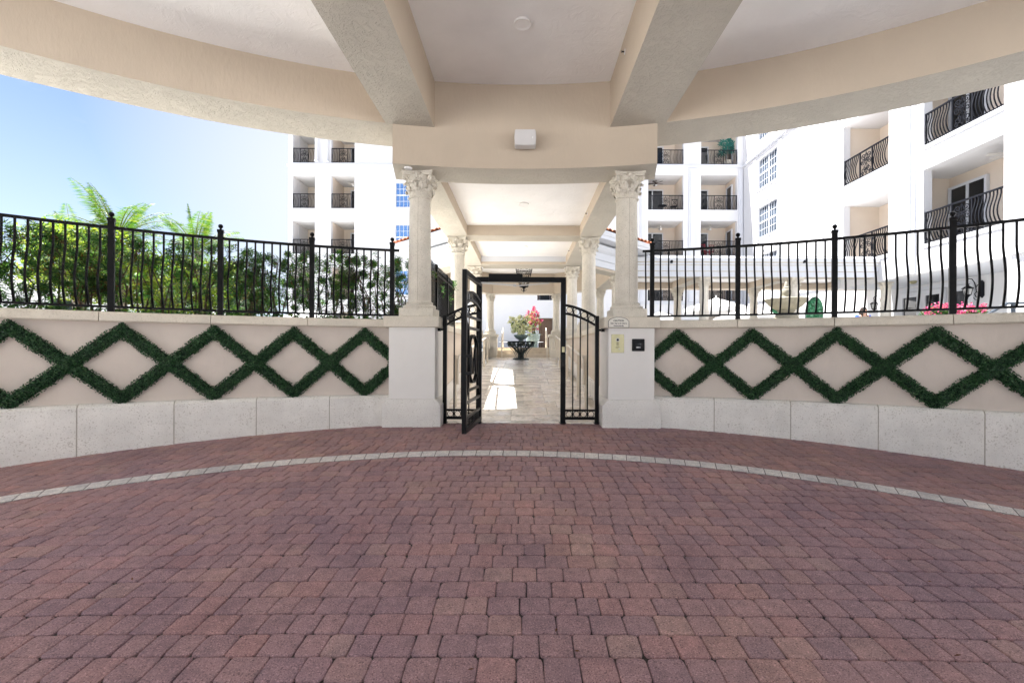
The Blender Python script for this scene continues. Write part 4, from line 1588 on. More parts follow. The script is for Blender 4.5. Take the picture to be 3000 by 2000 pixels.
# flower table
tb = thing('glass_table', 'round glass table on a flared wrought iron base in the pavilion', 'table', (-.10, 17.0, TOPZ))
b = MB()
b.lathe([(.0, .0), (.29, .0), (.30, .02), (.27, .05), (.20, .07), (.0, .07)], 28, lobes=8, amp=.05)
b.build('foot', M['verdigris'], tb, local=True)
b = MB()
prf = [(.10, .06), (.085, .14), (.10, .24), (.17, .34), (.28, .44), (.40, .52), (.48, .58), (.50, .63), (.48, .665)]
for k in range(12):
    a = k * PI / 6
    b.tube([(r * math.cos(a), r * math.sin(a), z) for r, z in prf], [.028, .026, .024, .022, .021, .02, .02, .02, .018], 7)
    a2 = a + PI / 12
    b.tube([(.24 * math.cos(a2), .24 * math.sin(a2), .07), (.20 * math.cos(a2), .20 * math.sin(a2), .16), (.30 * math.cos(a2), .30 * math.sin(a2), .34), (.46 * math.cos(a2), .46 * math.sin(a2), .50)], .008, 5)
b.tube([(.47 * math.cos(2 * PI * i / 32), .47 * math.sin(2 * PI * i / 32), .665) for i in range(32)], .012, 6, True)
b.build('stems', M['verdigris'], tb, local=True)
b = MB()
for k in range(8):
    a = k * PI / 4 + .2
    T = Matrix.Translation((.47 * math.cos(a), .47 * math.sin(a), .575)) @ Matrix.Rotation(a, 4, 'Z') @ Matrix.Rotation(PI / 2, 4, 'Y')
    b.lathe([(.0, .035), (.03, .03), (.075, .012), (.085, -.005), (.0, -.008)], 16, M=T, lobes=8, amp=.14)
b.build('rosettes', M['verdigris'], tb, local=True)
n = 900
a = NPR.uniform(0, 2 * PI, n); q = NPR.random(n)
zz = .22 + .42 * q; rr = np.interp(zz, [p[1] for p in prf], [p[0] for p in prf]) + NPR.normal(0, .025, n)
P = np.stack([rr * np.cos(a), rr * np.sin(a), zz], 1)
M['vineleaf'] = leafmat('patina_iron_leaf', [(0, (.03, .045, .043)), (1, (.07, .095, .09))], .5, .0, .5)
inst('vine_leaves', leaf_mesh('vine_leaves', M['vineleaf'], P, NPR.normal(size=(n, 3)), .045, .03), tb)
b = MB(); b.lathe([(.0, .668), (.84, .668), (.848, .676), (.84, .684), (.0, .684)], 64)
gm, gnt, gb = new_mat('table_glass')
gb.inputs['Base Color'].default_value = (.75, .9, .86, 1); gb.inputs['Transmission Weight'].default_value = 1.0
gb.inputs['Roughness'].default_value = .02; gb.inputs['IOR'].default_value = 1.45
M['tableglass'] = gm
b.build('glass_top', M['tableglass'], tb, local=True)
bw_ = thing('flower_bowl', 'grey green glazed bowl holding the white flowers on the glass table', 'bowl', (-.10, 17.0, TOPZ + .685))
b = MB(); b.lathe([(.0, 0), (.11, 0), (.10, .03), (.07, .045), (.12, .07), (.21, .13), (.262, .20), (.275, .245), (.262, .25), (.245, .23), (.18, .14), (.0, .10)], 36)
b.build('bowl', M['celadon'], bw_, local=True)


def bouquet(name, label, cat, c, rx, rz_, n, mat, L, W, stems=10, zoff=0.0, mat2=None, n2=0, group=None):
    t = thing(name, label, cat, c, group)
    cl = []
    for k in range(max(14, n // 30)):
        u = NPR.normal(size=3); u /= np.linalg.norm(u)
        far = NPR.uniform(.35, 1.0) if k % 7 else NPR.uniform(1.0, 1.3)
        c0 = u * far * np.array([rx, rx, rz_]) + np.array([0, 0, rz_ + zoff])
        cl.append(c0 + NPR.normal(0, rx * .09, (30, 3)))
    P = np.concatenate(cl)
    inst('blossoms', leaf_mesh('blossoms', mat, P, NPR.normal(size=P.shape), NPR.uniform(L * .6, L * 1.2, len(P)), W), t)
    if mat2:
        u = NPR.normal(size=(n2, 3)); u /= np.linalg.norm(u, axis=1, keepdims=True)
        P = u * (NPR.random(n2) ** .6)[:, None] * np.array([rx, rx, rz_]) * .95 + np.array([0, 0, rz_ + zoff])
        inst('leaves', leaf_mesh('leaves', mat2, P, NPR.normal(size=P.shape), L * 1.3, W * .9), t)
    b = MB()
    for k in range(stems):
        a = RND.uniform(0, 2 * PI); q = RND.uniform(.2, .8)
        b.tube([(RND.uniform(-.03, .03), RND.uniform(-.03, .03), -.1 if zoff >= 0 else 0), (rx * q * .4 * math.cos(a), rx * q * .4 * math.sin(a), zoff + rz_ * .5),
                (rx * q * math.cos(a), rx * q * math.sin(a), zoff + rz_ * RND.uniform(1.0, 1.6))], .006, 5)
    b.build('stems', M['bark'], t, local=True)
    return t


bouquet('white_flowers', 'rounded bunch of white flowers in the bowl on the glass table', 'flowers', (-.10, 17.0, TOPZ + .90), .40, .39, 1900, M['whiteflower'], .07, .055, 16, .0, M['podo'], 160)
pp = thing('urn', 'grey urn standing at the top of the steps with the pink flowers', 'urn', (.47, 23.6, 1.222))
b = MB(); b.lathe([(.0, 0), (.26, 0), (.27, .06), (.22, .09), (.31, .25), (.37, .5), (.36, .62), (.40, .66), (.40, .72), (.34, .72), (.30, .6), (.0, .55)], 32)
b.build('vessel', M['celadon'], pp, local=True)
bouquet('bougainvillea', 'pink bougainvillea growing from the grey urn behind the white flowers', 'flowering plant', (.50, 23.6, 1.80), .42, .72, 1400, M['pink'], .085, .06, 14, .0, M['lime'], 300)

# ================================================================== white arcade
ar = thing('arcade', 'white colonnaded arcade with moulded entablature across the courtyard', 'arcade', (9, 18.4, 1.2))
b = MB()
PR = [(.0, 3.83), (.0, 4.02), (.045, 4.04), (.045, 4.24), (.08, 4.26), (.08, 4.33), (.13, 4.36), (.17, 4.42), (.17, 4.49), (.12, 4.53), (-.45, 4.53), (-.45, 3.83)]
b.polysweep([(14.02, 20.5), (14.02, 16.74), (3.70, 16.74)][::-1], PR, False)
b.build('entablature', M['offwhite'], ar)
b = MB(); b.box(3.7, 15.35, 20.0, 20.5, 3.835, 4.45); b.build('back_beam', [M['tan']], ar)
two_stucco(kids(ar)[-1])
for x in (6.72, 10.1, 13.5):
    b = MB(); b.box(x - .22, x + .22, 17.20, 19.995, 3.84, 4.2); o = b.build('cross_beam', [M['tan']], ar); two_stucco(o)
b = MB(); b.box(3.7, 13.6, 17.1, 20.1, 4.10, 4.14); b.build('ceiling', M['ceiling'], ar)
b = MB(); b.box(3.75, 13.95, 16.85, 20.45, 4.535, 4.62); b.build('roof', M['white'], ar)
for i, (x, l1, l2) in enumerate(((6.72, 'arcade column in the front row closest to the pavilion', 'arcade column in the back row closest to the pavilion'),
                                 (10.1, 'arcade column in the front row just behind the fountain', 'arcade column in the back row between the fountain and the green arch'),
                                 (13.5, 'arcade column in the front row at the corner by the glass doors', 'arcade column in the back row against the white wall'))):
    column(x, 16.98, 1.2, l1, 3.83)
    if i < 2: column(x + .1, 20.2, 1.2, l2, 3.835)
for (px, lab) in ((1964, 'small security camera on the arcade cornice near the gate column'), (2351, 'small security camera on the arcade cornice above the fountain')):
    p = at(px, 766, 16.69)
    t = thing('security_camera', lab, 'camera', p, 'security cameras')
    b = MB(); b.lathe([(.06, 0), (.06, .02), (.04, .035), (0, .035)], 16, M=Matrix.Rotation(PI / 2, 4, 'X')); b.build('mount', M['plasticwhite'], t, local=True)
    b = MB(); b.lathe([(.0, .06), (.045, .05), (.055, 0), (.04, -.05), (0, -.06)], 14, (0.02, -.08, -.02)); b.build('dome', M['blackplastic'], t, local=True)

# ================================================================== courtyard paving
def zpoly(name, pts, z, mat, kind='structure'):
    me = D.meshes.new(name)
    bm = bmesh.new()
    f = bm.faces.new([bm.verts.new((p[0], p[1], z)) for p in pts])
    bmesh.ops.triangulate(bm, faces=[f])
    bmesh.ops.recalc_face_normals(bm, faces=bm.faces)
    bm.to_mesh(me); bm.free()
    me.materials.append(mat)
    o = D.objects.new(name, me); COL.objects.link(o)
    for p in me.polygons:
        if p.normal.z < 0: me.flip_normals(); break
    return tag(o, kind=kind)


thA = [(-0.95 + i * (math.asin((-1.88 - CX) / 9.77) + .95) / 14) for i in range(15)]
ptsL = [tuple(ring(9.77, a)[:2]) for a in thA] + [(-1.87, 14.5), (-3.75, 16.4), (-3.75, 20.2), (-1.8, 22.2), (-1.32, 22.88), (-1.32, 34), (-70, 34), (-70, 3.0)]
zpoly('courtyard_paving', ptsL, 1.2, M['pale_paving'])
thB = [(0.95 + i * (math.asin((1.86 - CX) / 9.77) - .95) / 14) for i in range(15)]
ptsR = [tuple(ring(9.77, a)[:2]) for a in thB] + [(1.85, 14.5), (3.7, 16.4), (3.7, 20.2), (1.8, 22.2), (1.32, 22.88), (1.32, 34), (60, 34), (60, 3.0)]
zpoly('courtyard_paving', ptsR, 1.2, M['concrete'])  # darker than the left half, so less light bounces up here
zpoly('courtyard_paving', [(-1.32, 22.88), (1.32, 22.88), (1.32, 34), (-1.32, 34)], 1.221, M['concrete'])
# planting bed behind the wall
bed = [tuple(ring(9.78, a)[:2]) for a in [-0.90 + i * .69 / 14 for i in range(15)]] + [tuple(ring(11.3, a)[:2]) for a in [-0.20 - i * .70 / 14 for i in range(15)]]
b = MB(); b.prism(bed, 1.21, 1.47)
tag(b.build('planting_bed', M['soil']), kind='structure')
# ================================================================== apartment buildings
FL = [1.2, 4.6, 7.8, 11.0, 14.2]
RAILS = {}


def railing_meshes(wd, belly=.11):
    key = round(wd, 2)
    if key in RAILS: return RAILS[key]
    b = MB()
    h = 1.03
    b.box(-wd / 2, wd / 2, -.025, .025, h - .025, h + .022)
    b.box(-wd / 2, wd / 2, -.018, .018, .06, .09)
    sw = min(.62, wd * .34)
    posts = (-wd / 2 + .02, -sw / 2, sw / 2, wd / 2 - .02)
    for x in posts: b.box(x - .02, x + .02, -.02, .02, 0.0, h)
    for (a, e) in ((posts[0], posts[1]), (posts[2], posts[3])):
        n = max(2, int(round((e - a) / .105)) - 1)
        for i in range(1, n + 1):
            x = a + (e - a) * i / (n + 1)
            b.sqbar([(x, -belly * math.sin(PI * min(q / 8 / .85, 1) ** .8) ** 1.2 if q < 8 else 0, .08 + (h - .09) * q / 8) for q in range(9)], .024)
    rail = b.mesh('railing', M['iron_flat'])
    b = MB()

    def spiral(cx, cz, r, turns, a0, sgn, n=22):
        return [(cx + r * (1 - .82 * i / n) * math.cos(a0 + sgn * turns * 2 * PI * i / n), cz + r * (1 - .82 * i / n) * math.sin(a0 + sgn * turns * 2 * PI * i / n)) for i in range(n + 1)]
    for s in (-1, 1):
        for (cx, cz, r, a0, sg) in ((.13, .82, .11, -PI / 2, 1), (.16, .58, .10, PI / 2, -1), (.14, .30, .12, PI / 2, 1), (.06, .66, .07, 0, 1), (.20, .18, .07, -PI / 2, -1)):
            pts = spiral(cx, cz, r, 1.4, a0, sg)
            b.flat([(s * x * sw / .62, z) for x, z in pts], .022, .018)
        b.flat([(s * x * sw / .62, z) for x, z in ((.0, .95), (.10, .70), (.03, .5), (.12, .40), (.02, .14))], .014, .014)
    b.flat([(0, .1), (0, 1.0)], .013, .013)
    RAILS[key] = (rail, b.mesh('scroll_panel', M['iron_flat']))
    return RAILS[key]


def railing(parent, O, U, N, a0, a1, z):
    r, s = railing_meshes(a1 - a0)
    O, U, N = Vector(O), Vector(U), Vector(N)
    p = O + U * (a0 + a1) / 2 - N * .06
    p.z = z
    ang = math.atan2(U.y, U.x)
    o = inst('railing', r, parent, p - world_loc(parent), ang)
    inst('scroll_panel', s, o)
    return o


def frame_T(O, U, N):
    O, U, N = Vector(O), Vector(U), Vector(N)
    # local x along U, local y into the wall (-N), z up
    return Matrix(((U.x, -N.x, 0, O.x), (U.y, -N.y, 0, O.y), (0, 0, 1, O.z), (0, 0, 0, 1)))


def sliding_door(parent, T, x0, x1, z0, z1, name='door', leaves=2, fm='offwhite', hw=.05):
    b = MB()
    b.box(x0 - hw, x0 + hw * .6, -.05, .05, z0, z1 + hw, M=T); b.box(x1 - hw * .6, x1 + hw, -.05, .05, z0, z1 + hw, M=T)
    b.box(x0 + hw * .6, x1 - hw * .6, -.05, .05, z1 - hw * .6, z1 + hw, M=T)
    for k in range(1, leaves):
        x = x0 + (x1 - x0) * k / leaves
        b.box(x - hw * .8, x + hw * .8, -.03, .04, z0, z1 - hw * .6, M=T)
    d = b.build(name, M[fm], parent)
    b = MB(); b.box(x0 + hw * .5, x1 - hw * .5, .0, .012, z0 + .02, z1 - .02, M=T)
    b.build('pane', M['glassdark'], d)
    return d


def window(parent, T, x0, x1, z0, z1, cols, glass='glassdark', mid=True, pair=False):
    b = MB()
    w_ = .06
    b.box(x0 - w_, x0 + w_ * .5, -.03, .05, z0 - w_, z1 + w_, M=T); b.box(x1 - w_ * .5, x1 + w_, -.03, .05, z0 - w_, z1 + w_, M=T)
    b.box(x0 + w_ * .5, x1 - w_ * .5, -.03, .05, z1 - w_ * .4, z1 + w_, M=T); b.box(x0 + w_ * .5, x1 - w_ * .5, -.045, .05, z0 - w_, z0 + w_ * .4, M=T)
    zm = (z0 + z1) / 2
    b.box(x0 + w_ * .5, x1 - w_ * .5, -.025, .045, zm - .045, zm + .045, M=T)
    n = cols
    for i in range(1, n):
        x = x0 + (x1 - x0) * i / n
        k = .055 if (pair and i == n // 2) else .013
        b.box(x - k, x + k, -.024 if k > .02 else -.012, .04, z0 + .02, z1 - .02, M=T)
    for q in (.25, .75):
        z = z0 + (z1 - z0) * q
        b.box(x0 + .03, x1 - .03, -.010, .04, z - .013, z + .013, M=T)
    f = b.build('window', M['offwhite'], parent)
    b = MB(); b.box(x0, x1, .012, .02, z0, z1, M=T)
    b.build('pane', M[glass], f)
    return f


def recess(parent, T, x0, x1, z0, z1, dep, th=.3, skip_left=False, xin0=None, xin1=None):
    """loggia behind a facade opening: tan walls, pale ceiling, stone floor"""
    xa = x0 if xin0 is None else xin0
    xb = x1 if xin1 is None else xin1
    b = MB()
    b.box(xa - .1, xb + .1, dep, dep + .12, z0, z1, M=T, mi=0)
    if not skip_left: b.box(xa - .12, xa, th + .002, dep, z0, z1, M=T, mi=0)
    b.box(xb, xb + .12, th + .002, dep, z0, z1, M=T, mi=0)
    b.box(xa - .12, xb + .12, th + .002, dep + .12, z1, z1 + .12, M=T, mi=1)
    b.box(xa - .12, xb + .12, th + .002, dep + .12, z0 - .12, z0, M=T, mi=2)
    return b.build('balcony', [M['peach'], M['white'], M['concrete']], parent)


def fan(parent_pt, label, mat, r=.55):
    t = thing('ceiling_fan', label, 'ceiling fan', parent_pt, 'balcony ceiling fans')
    b = MB(); b.tube([(0, 0, 0), (0, 0, -.18)], .015, 8); b.lathe([(.05, 0), (.05, -.03), (0, -.03)], 12)
    b.lathe([(.03, -.16), (.10, -.18), (.11, -.24), (.06, -.28), (.05, -.30), (0, -.31)], 18)
    b.build('motor', M[mat], t, local=True)
    b = MB(); b.lathe([(.05, -.30), (.09, -.34), (.07, -.39), (0, -.41)], 14); b.build('lamp', M['bulb'], t, local=True)
    for k in range(5):
        a = k * 2 * PI / 5 + .3
        b = MB()
        T = Matrix.Rotation(a, 4, 'Z') @ Matrix.Translation((0, 0, -.215)) @ Matrix.Rotation(.2, 4, 'X')
        b.prism([(.10, -.03), (.18, -.05), (r, -.075), (r + .03, 0), (r, .075), (.18, .05), (.10, .03)], -.006, .006, M=T)
        b.build('blade', M[mat], t, local=True)
    return t


# ---- long block closing the courtyard
FY = 32.0
bld = thing('apartment_building', 'white four storey apartment block with balconies facing the courtyard', 'building', (0, FY, 1.2))
O, U, N = (0, FY, 0), (1, 0, 0), (0, -1, 0)
T0 = frame_T(O, U, N)
baysL = [(-16.28, -14.72), (-13.58, -11.94)]
bayC = [(.95, 2.0)]
baysR = [(8.71, 11.19), (12.42, 14.98)]
holes = []
for f in (1, 2, 3, 4):
    for (a, e) in baysL + bayC + baysR:
        top = FL[f] + (2.28 if (a, e) in baysL else 2.42)
        holes.append((a, e, FL[f], top))
wins = [(-9.05, -7.95, 8.15, 9.86), (-9.05, -7.95, 11.1, 12.82), (-9.05, -7.95, 4.95, 6.65), (-9.05, -7.95, 14.3, 16.0)]
holes += [(a, e, c, d) for a, e, c, d in wins]
archs = [(8.7, 11.2, 3.75), (12.4, 15.0, 3.75), (-13.7, -11.8, 3.75)]
for a, e, tp in archs: holes.append((a, e, 1.2, tp))
holes.append((1.05, 2.05, 1.22, 3.35))
b = MB()
b.wall(O, U, N, -16.6, 15.9, 1.2, 18.6, .3, holes)
for a, e, tp in archs:          # round the arch heads
    r = (e - a) / 2; cx = (a + e) / 2; zs = tp - min(r, 1.0)
    hh = tp - zs
    for s in (-1, 1):
        pts = [(cx + s * r, tp + .002), (cx + s * r, zs)] + [(cx + s * r * math.cos(q * PI / 16), zs + hh * math.sin(q * PI / 16)) for q in range(1, 9)]
        b.plate(pts, FY + .003, FY + .297)
b.box(-16.6, -16.3, FY + .302, FY + 9, 1.2, 18.6); b.box(-16.6, 15.9, FY + 9, FY + 9.3, 1.2, 18.6)
b.box(-16.6, 15.9, FY + .301, FY + 9, 17.9, 18.2)
b.build('wall', [M['white']], bld)
b = MB()
for (x0, x1, z) in ((-16.65, 15.35, 14.0), (8.2, 15.3, 17.4), (8.2, 15.35, 4.42)):
    b.box(x0, x1, FY - .09, FY - .002, z - .09, z - .02); b.box(x0, x1, FY - .15, FY - .002, z - .018, z + .06)
b.build('string_course', M['offwhite'], bld)
b = MB()
for (x0, x1) in ((11.55, 12.1), (15.05, 15.35), (8.15, 8.5)):
    b.box(x0, x1, FY - .09, FY - .003, 4.52, 13.88); b.box(x0 + .1, x1 - .1, FY - .13, FY - .092, 4.7, 13.7)
b.build('pilaster', M['offwhite'], bld)
for f in (1, 2, 3, 4):
    for j, (a, e) in enumerate(baysL + bayC + baysR):
        top = FL[f] + (2.28 if j < 2 else 2.42)
        dep = 2.3 if j < 2 else (1.5 if j == 2 else 1.9)
        recess(bld, T0, a, e, FL[f], top, dep, skip_left=(j == 0))
        railing(bld, O, U, N, a, e, FL[f] - .02)
        Td = T0 @ Matrix.Translation((0, dep - .06, 0))
        if j == 1: sliding_door(bld, Td, -13.0, -11.98, FL[f], FL[f] + 1.98)
        if j == 2: sliding_door(bld, Td, 1.15, 1.9, FL[f], FL[f] + 2.1, leaves=1)
        if j == 3: sliding_door(bld, Td, 8.75, 10.28, FL[f], FL[f] + 1.98)
        if j == 4:
            sliding_door(bld, Td, 12.46, 13.62, FL[f], FL[f] + 1.98)
            Ts = frame_T((e - .002, FY, 0), (0, -1, 0), (-1, 0, 0)) @ Matrix.Translation((0, -.05, 0))
            sliding_door(bld, Ts, -1.55, -.75, FL[f], FL[f] + 2.0, leaves=1)
        if j == 0:      # corner loggia: slim post with a wall stub, open to the sky on its outer side
            b = MB(); b.box(a - .02, a + .0, FY + .9, FY + 1.0, FL[f], FL[f] + 2.2); b.build('corner_post', M['offwhite'], bld)
for (x, z) in ((-14.52, 14.2), (-13.80, 14.2)):
    b = MB()
    b.lathe([(.15, 0), (.15, .08), (.11, .12), (.10, 1.85), (.13, 1.9), (.19, 2.08), (.20, 2.2), (.0, 2.2)], 16, (x, FY - .24, z - .02))
    b.build('colonette', M['offwhite'], bld)
for wn in wins: window(bld, T0 @ Matrix.Translation((0, .1, 0)), *wn, 4, 'glasssky')
for a, e, tp in archs + [(1.0, 2.1, 3.2)]:
    b = MB(); b.box(a - .1, e + .1, FY + (2.2 if a != 1.0 else .8), FY + (2.3 if a != 1.0 else .9), 1.2, tp + .3)
    b.build('porch_wall', M['peach'], bld)
b = MB()
b.box(1.08, 1.18, FY + .18, FY + .26, 1.23, 3.32); b.box(1.20, 2.0, FY + .22, FY + .27, 1.23, 3.32)
b.box(1.27, 1.57, FY + .20, FY + .222, 1.4, 3.1); b.box(1.65, 1.94, FY + .20, FY + .222, 1.4, 3.1)
d = b.build('door', M['brown'], bld)
b = MB(); b.lathe([(.02, 0), (.035, .03), (.03, .06), (0, .07)], 10, M=Matrix.Translation((1.28, FY + .22, 2.2)) @ Matrix.Rotation(PI / 2, 4, 'X')); b.build('handle', M['brass'], d)

fan((9.55, FY + 1.0, 13.42), 'dark brown ceiling fan on the upper balcony with the small table', 'fan')
fan((9.9, FY + 1.0, 10.22), 'pale ceiling fan on the lower left balcony of the far block', 'fanwhite')
fan((13.5, FY + 1.0, 10.22), 'pale ceiling fan on the lower balcony with the red chairs', 'fanwhite')
fan((-12.4, FY + 1.0, 13.28), 'small pale ceiling fan high on the far left-hand balcony', 'fanwhite', .4)


def bistro_chair(x, y, z, label, mat, rz=0.0):
    t = thing('balcony_chair', label, 'chair', (x, y, z), 'balcony chairs', rz)
    b = MB(); b.box(-.22, .22, -.22, .22, .42, .45); b.build('seat', M[mat], t, local=True)
    b = MB()
    b.box(-.22, -.19, .19, .22, .45, .9); b.box(.19, .22, .19, .22, .45, .9); b.box(-.19, .19, .195, .215, .86, .9)
    b.flat([(-.19, .47), (.19, .86)], .02, .02, M=Matrix.Translation((0, .205, 0))); b.flat([(.19, .47), (-.19, .86)], .02, .018, M=Matrix.Translation((0, .207, 0)))
    b.build('backrest', M[mat], t, local=True)
    for (sx, sy) in ((-1, -1), (1, -1), (-1, 1), (1, 1)):
        b = MB(); b.box(sx * .205 - .015, sx * .205 + .015, sy * .205 - .015, sy * .205 + .015, 0, .42); b.build('leg', M[mat], t, local=True)
    return t


bistro_chair(10.75, FY + .75, 11.0, 'black cross-backed chair on the balcony under the brown fan', 'iron_flat', PI)
t = thing('balcony_table', 'small round black table on the balcony under the brown fan', 'table', (9.95, FY + .8, 11.0))
b = MB(); b.lathe([(0, .50), (.30, .50), (.30, .53), (0, .53)], 24); b.build('tabletop', M['iron_flat'], t, local=True)
b = MB(); b.lathe([(.2, 0), (.2, .02), (.03, .04), (.03, .5)], 16); b.build('pedestal', M['iron_flat'], t, local=True)
M['redpaint'] = surface('red_paint', (.42, .03, .05), .5, .1, 4.0)
bistro_chair(12.85, FY + .75, 7.8, 'red chair on the lower balcony nearest the window wall, beside the scroll panel', 'redpaint', PI * .8)
bistro_chair(13.45, FY + .95, 7.8, 'red chair on the lower balcony, second one farther from the railing', 'redpaint', PI * 1.1)
# potted palm on the top balcony
t = thing('potted_palm', 'blue-green fan palm in a round pot on the top balcony', 'potted plant', (14.55, FY + .6, 14.2))
b = MB(); b.lathe([(0, 0), (.18, 0), (.30, .25), (.27, .45), (.31, .48), (.27, .48), (0, .42)], 20); b.build('pot', M['coping'], t, local=True)
b = MB(); b.tube([(0, 0, .4), (.02, 0, 1.1), (-.02, 0, 1.5)], [.05, .04, .03], 7); b.build('trunk', M['palmbark'], t, local=True)
P, Nv, Dr = [], [], []
for (cx, cz) in ((-.35, 1.75), (.15, 1.9), (-.1, 1.35), (.25, 1.2), (-.4, 1.05), (.05, 1.6), (.3, 1.6)):
    for i in range(22):
        a = 2 * PI * i / 22
        P.append((cx + .18 * math.cos(a), RND.uniform(-.25, .25), cz + .16 * math.sin(a))); Dr.append((math.cos(a), RND.uniform(-.3, .3), math.sin(a) - .3)); Nv.append((0.1, 1, .3))
inst('fronds', leaf_mesh('fronds', M['bluepalm'], P, np.array(Nv), .40, .07, droop=Dr), t)

# ---- side wing on the right of the courtyard
wing = thing('apartment_wing', 'white apartment wing with deep balconies and tall paned windows over the glass doors', 'building', (13, 16, 1.2))
WX = 15.4
O2, U2, N2 = (WX, FY - .002, 0), (0, -1, 0), (-1, 0, 0)
T2 = frame_T(O2, U2, N2)
a_of = lambda yv: FY - .002 - yv
holes = []
wz = [(5.35, 7.3), (8.5, 10.45), (11.68, 13.6), (14.85, 16.8)]
for z0, z1 in wz: holes.append((a_of(29.98), a_of(27.7), z0, z1))
gy = [(24.95, 23.4), (28.6, 27.1)]
for ya, yb in gy: holes.append((a_of(ya), a_of(yb), 1.2, 4.0))
b = MB()
b.wall(O2, U2, N2, 0, a_of(12.25), 1.2, 18.6, .35, holes)
for ya, yb in gy:
    r = (ya - yb) / 2; cx = a_of((ya + yb) / 2); zs = 4.0 - r
    for s in (-1, 1):
        pts = [(cx + s * r, 4.002), (cx + s * r, zs)] + [(cx + s * r * math.cos(q * PI / 16), zs + r * math.sin(q * PI / 16)) for q in range(1, 9)]
        b.plate(pts, .003, .345, M=T2)
b.build('wall', [M['white']], wing)
for z0, z1 in wz:
    window(wing, T2 @ Matrix.Translation((0, .12, 0)), a_of(29.98), a_of(27.7), z0, z1, 8, 'glassgrey', pair=True)
b = MB()
for k in range(3):
    z0 = wz[k][1] + .25
    for (y0, wdt) in ((30.05, .5), (29.4, .85), (28.4, .75)):
        a = a_of(y0)
        for (q0, q1, q2, q3) in ((a, a + wdt, z0, z0 + .04), (a, a + wdt, z0 + .66, z0 + .70), (a, a + .04, z0 + .041, z0 + .659), (a + wdt - .04, a + wdt, z0 + .041, z0 + .659)):
            b.box(q0, q1, -.035, -.002, q2, q3, M=T2)
    b.box(a_of(30.2), a_of(27.5), -.05, -.002, wz[k][0] - .14, wz[k][0] - .07, M=T2)
b.box(.1, a_of(19.5), -.09, -.002, 13.91, 13.98, M=T2); b.box(.15, a_of(19.5), -.15, -.002, 13.982, 14.06, M=T2)
b.box(.1, a_of(19.5), -.09, -.002, 4.33, 4.40, M=T2)
for y0, y1 in ((30.5, 30.25), (27.5, 27.2), (24.0, 23.4), (22.4, 21.8)):
    b.box(a_of(y0), a_of(y1), -.06, -.003, 4.45, 13.85, M=T2)
b.build('trim', M['offwhite'], wing)
# projecting bay with balconies
BXX = 13.0
O3, U3, N3 = (BXX, 19.1, 0), (0, -1, 0), (-1, 0, 0)
T3 = frame_T(O3, U3, N3)
c_of = lambda yv: 19.1 - yv
wb = [(c_of(18.55), c_of(16.24)), (c_of(14.82), c_of(12.34))]
holes = [(a, e, FL[f], FL[f] + 2.42) for f in (1, 2, 3) for a, e in wb]
b = MB()
b.wall(O3, U3, N3, 0, 12.0, 3.68, 18.0, .28, holes)
b.box(BXX + .283, WX - .003, 18.82, 19.1, 3.68, 18.0); b.box(BXX + .283, WX + .3, 7.1, 7.38, 1.2, 18.0)
b.box(BXX + .002, WX + .3, 7.385, 12.24, 1.2, 3.678); b.box(BXX + .284, WX + .3, 7.4, 18.8, 17.6, 17.9)
b.build('wall', [M['white']], wing)
b = MB(); b.box(BXX + .284, WX - .004, 12.245, 18.815, 3.685, 3.95)
b.build('soffit', M['offwhite'], wing)
b = MB()
for (y0, y1) in ((15.95, 15.1), (19.08, 18.72), (12.16, 11.6)):
    b.box(c_of(y0), c_of(y1), -.06, -.003, 3.7, 17.9, M=T3)
    b.box(c_of(y0) + .14, c_of(y1) - .14, -.11, -.062, 3.7, 17.9, M=T3)
for f in (1, 2, 3):
    for a, e in wb:
        b.box(a, e, -.035, -.003, FL[f] - .13, FL[f] - .03, M=T3)
b.build('pilaster', M['offwhite'], wing)
for f in (1, 2, 3):
    for j, (a, e) in enumerate(wb):
        recess(wing, T3, a, e, FL[f], FL[f] + 2.42, 1.55, .28, xin0=(a - .1 if j == 0 else a - .75), xin1=(e + .45 if j == 0 else e + .4))
        railing(wing, O3, U3, N3, a, e, FL[f] - .02)
        if j == 1:
            sliding_door(wing, T3 @ Matrix.Translation((0, 1.49, 0)), a - .65, a + .55, FL[f], FL[f] + 2.02, leaves=2)
            sliding_door(wing, T3 @ Matrix.Translation((0, 1.49, 0)), e - .75, e + .2, FL[f], FL[f] + 2.02, leaves=1)
fan((13.8, 12.95, 7.0), 'pale ceiling fan under the nearest balcony ceiling of the side wing', 'fanwhite', .5)
# ground floor glass doors
for (y0, y1, lv) in ((18.45, 17.65, 1), (17.42, 16.68, 1), (16.25, 15.6, 1)):
    sliding_door(wing, T2 @ Matrix.Translation((0, -.06, 0)), a_of(y0), a_of(y1), 1.2, 3.32, 'glass_door', lv, 'offwhite', .12)
b = MB(); b.box(a_of(18.75), a_of(15.4), -.05, -.003, 3.46, 3.60, M=T2); b.box(a_of(18.72), a_of(18.60), -.09, -.003, 1.2, 3.4, M=T2)
b.build('door_head', M['offwhite'], wing)
t = thing('flush_light', 'small amber ceiling light under the wing outside the glass doors', 'ceiling light', (14.2, 16.6, 3.683))
b = MB(); b.lathe([(.10, 0), (.12, -.05), (.07, -.10), (0, -.12)], 16); b.build('shade', M['brass'], t, local=True)

